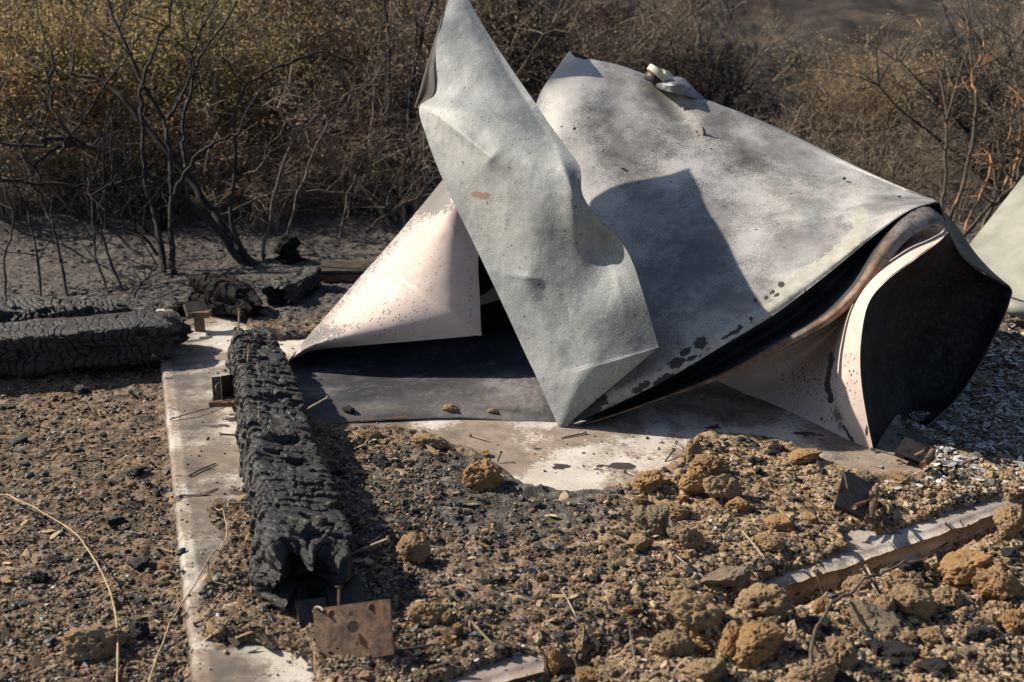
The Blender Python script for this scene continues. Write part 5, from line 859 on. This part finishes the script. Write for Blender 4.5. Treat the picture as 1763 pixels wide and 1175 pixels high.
# generated thicket
LV = {'olive': mat_leaf('olive_yellow_leaf', [(0.38, 0.30, 0.12), (0.52, 0.42, 0.18), (0.24, 0.19, 0.09), (0.6, 0.5, 0.25)]), 'rust': mat_leaf('rust_brown_leaf', [(0.32, 0.17, 0.08), (0.48, 0.27, 0.13), (0.18, 0.11, 0.07), (0.58, 0.36, 0.19)]),
      'gold': mat_leaf('golden_dry_leaf', [(0.42, 0.28, 0.14), (0.5, 0.36, 0.19), (0.28, 0.19, 0.1), (0.58, 0.43, 0.25)]), 'brown': mat_leaf('grey_brown_leaf', [(0.20, 0.15, 0.11), (0.30, 0.225, 0.165), (0.16, 0.13, 0.1), (0.42, 0.33, 0.25)])}
def shrub_meshes(seed, leafmat, nleaf, nst=9, ntw=46, barkm='twig'):
    rs = np.random.RandomState(seed); m = MB(); ends = []
    for s in range(nst):
        a = rs.uniform(0, 2 * math.pi); lean = rs.uniform(.05, .5); dr = np.array([math.cos(a) * lean, math.sin(a) * lean, 1.0]); dr /= np.linalg.norm(dr); q = np.array([math.cos(a), math.sin(a), 0]) * rs.uniform(0, .12); q[2] = -.05; path = [q]; L = rs.uniform(.7, 1.05)
        for k in range(10): dr = dr + rs.normal(size=3) * .12; dr /= np.linalg.norm(dr); q = q + dr * L / 10; path.append(q)
        m.tube(path, np.linspace(.011, .002, 11), 5, False)
        for t in range(ntw // 3):
            i = rs.randint(2, 11); p0 = path[i]; d2 = rs.normal(size=3) + [0, 0, .7]; d2 /= np.linalg.norm(d2); LL = rs.uniform(.12, .38); pp = [p0]; qq = p0
            for k in range(5): d2 = d2 + rs.normal(size=3) * .25; d2 /= np.linalg.norm(d2); qq = qq + d2 * LL / 5; pp.append(qq)
            m.tube(pp, np.linspace(.0035, .0012, 6), 3, False); ends += pp[2:]
            for u in range(2):
                d3 = d2 + rs.normal(size=3) * .7; d3 /= np.linalg.norm(d3); st = pp[rs.randint(1, 6)]; m.tube([st, st + d3 * LL * .3, st + d3 * LL * .55 + rs.normal(size=3) * .02], [.002, .0015, .0009], 3, False); ends.append(st + d3 * LL * .4)
    V = np.vstack(m.v); wood = mesh_np('stems', V, np.vstack(m.q), [MT[barkm]])
    if nleaf == 0: return wood, None
    E = np.array(ends); c = E[rs.randint(len(E), size=nleaf)] + rs.normal(size=(nleaf, 3)) * .035
    a = rs.normal(size=(nleaf, 3)); a /= np.linalg.norm(a, axis=1)[:, None]; b = np.cross(a, rs.normal(size=(nleaf, 3))); b /= np.linalg.norm(b, axis=1)[:, None]; l = rs.uniform(.005, .012, (nleaf, 1)); wd = l * .42
    Vl = np.stack([c - a * l, c + b * wd, c + a * l, c - b * wd], 1).reshape(-1, 3); Fl = np.arange(nleaf * 4).reshape(-1, 4)
    return wood, mesh_np('leaves', Vl, Fl, [leafmat], smooth=False)
SM = {}
for i, (k, lm, nl, bk_) in enumerate([('olive2', 'olive', 3000, 'twig'), ('olive', 'olive', 8000, 'barkg'), ('rust', 'rust', 5500, 'twig'), ('rust2', 'rust', 2600, 'twig'), ('gold', 'gold', 4200, 'twig'), ('brown', 'brown', 4500, 'twig'), ('bare', 'brown', 250, 'twig'), ('dark', 'brown', 120, 'bark')]):
    SM[k] = [shrub_meshes(200 + i * 10 + j, LV[lm], nl, barkm=bk_) for j in range(2)]
def shrub(px, d, h, k, label, group, j=0, wd=1.0):
    x = (px - 881.5) / F * d; y = d * FW[1]; q = np.array([x, y, float(HT(np.array([x]), np.array([y]))[0])])
    R = root('dry_shrub', q, label, 'shrub', group); wood, lf = SM[k][j % 2]; link('stems', wood, R)
    if lf: link('leaves', lf, R)
    R.scale = (h * wd, h * wd, h); R.rotation_euler = (0, 0, random.uniform(0, 6.28)); return R
rs = np.random.RandomState(3)
def row(n, x0, x1, d0, d1, h0, h1, kinds, label, group, wd=(.8, 1.3)):
    for i in range(n): shrub(x0 + (x1 - x0) * (i + rs.uniform(.1, .9)) / n, rs.uniform(d0, d1), rs.uniform(h0, h1), kinds[rs.randint(len(kinds))], label, group, rs.randint(2), rs.uniform(*wd))
row(9, 130, 480, 7.7, 8.9, 1.2, 1.65, ['olive', 'olive', 'olive2'], 'yellow olive leafy shrub in the thicket behind the black burnt stems', 'olive shrubs at the left')
row(6, -80, 180, 7.4, 9.0, 1.1, 1.6, ['rust', 'rust2', 'brown'], 'rust brown dry shrub at the far left behind the charred saplings', 'rusty shrubs at the left')
row(9, 400, 760, 7.8, 9.6, 1.3, 2.0, ['rust', 'rust2', 'gold', 'bare', 'brown'], 'orange brown dry shrub in the thicket left of the tall torn flap', 'brown shrubs left of the flap')
row(12, -60, 760, 7.0, 7.8, .5, .9, ['bare', 'rust2', 'dark'], 'low scorched shrub at the front of the left thicket', 'low scorched shrubs at the left', (1.0, 1.6))
row(18, -100, 860, 10, 13, 1.6, 2.4, ['brown', 'bare', 'dark', 'rust', 'dark'], 'tall scorched shrub at the back of the thicket', 'back row shrubs')
row(9, 780, 1060, 9.0, 12.0, .9, 1.5, ['bare', 'dark', 'brown'], 'bare dark shrub between the torn flap and the tank top', 'dark shrubs behind the tank')
row(6, 1030, 1240, 9.8, 10.8, .9, 1.25, ['brown', 'bare', 'dark'], 'fuzzy grey brown shrub above the tank top', 'grey brown shrubs above the tank')
row(3, 1390, 1490, 9.0, 9.8, 1.0, 1.3, ['gold'], 'golden dry shrub behind the right slope of the tank', 'golden shrubs')
row(11, 1230, 1640, 7.4, 8.8, .45, .7, ['bare', 'brown', 'dark'], 'low grey brown shrub behind the right slope of the tank', 'low shrubs behind the tank')
row(8, 1600, 1860, 7.4, 9.8, .9, 1.5, ['bare', 'brown', 'dark'], 'bare scorched shrub at the right edge behind the peeled stems', 'bare shrubs at the right')
row(3, 1640, 1860, 10, 12, .9, 1.3, ['bare', 'brown'], 'distant scorched shrub on the slope at the upper right', 'far shrubs at the upper right')
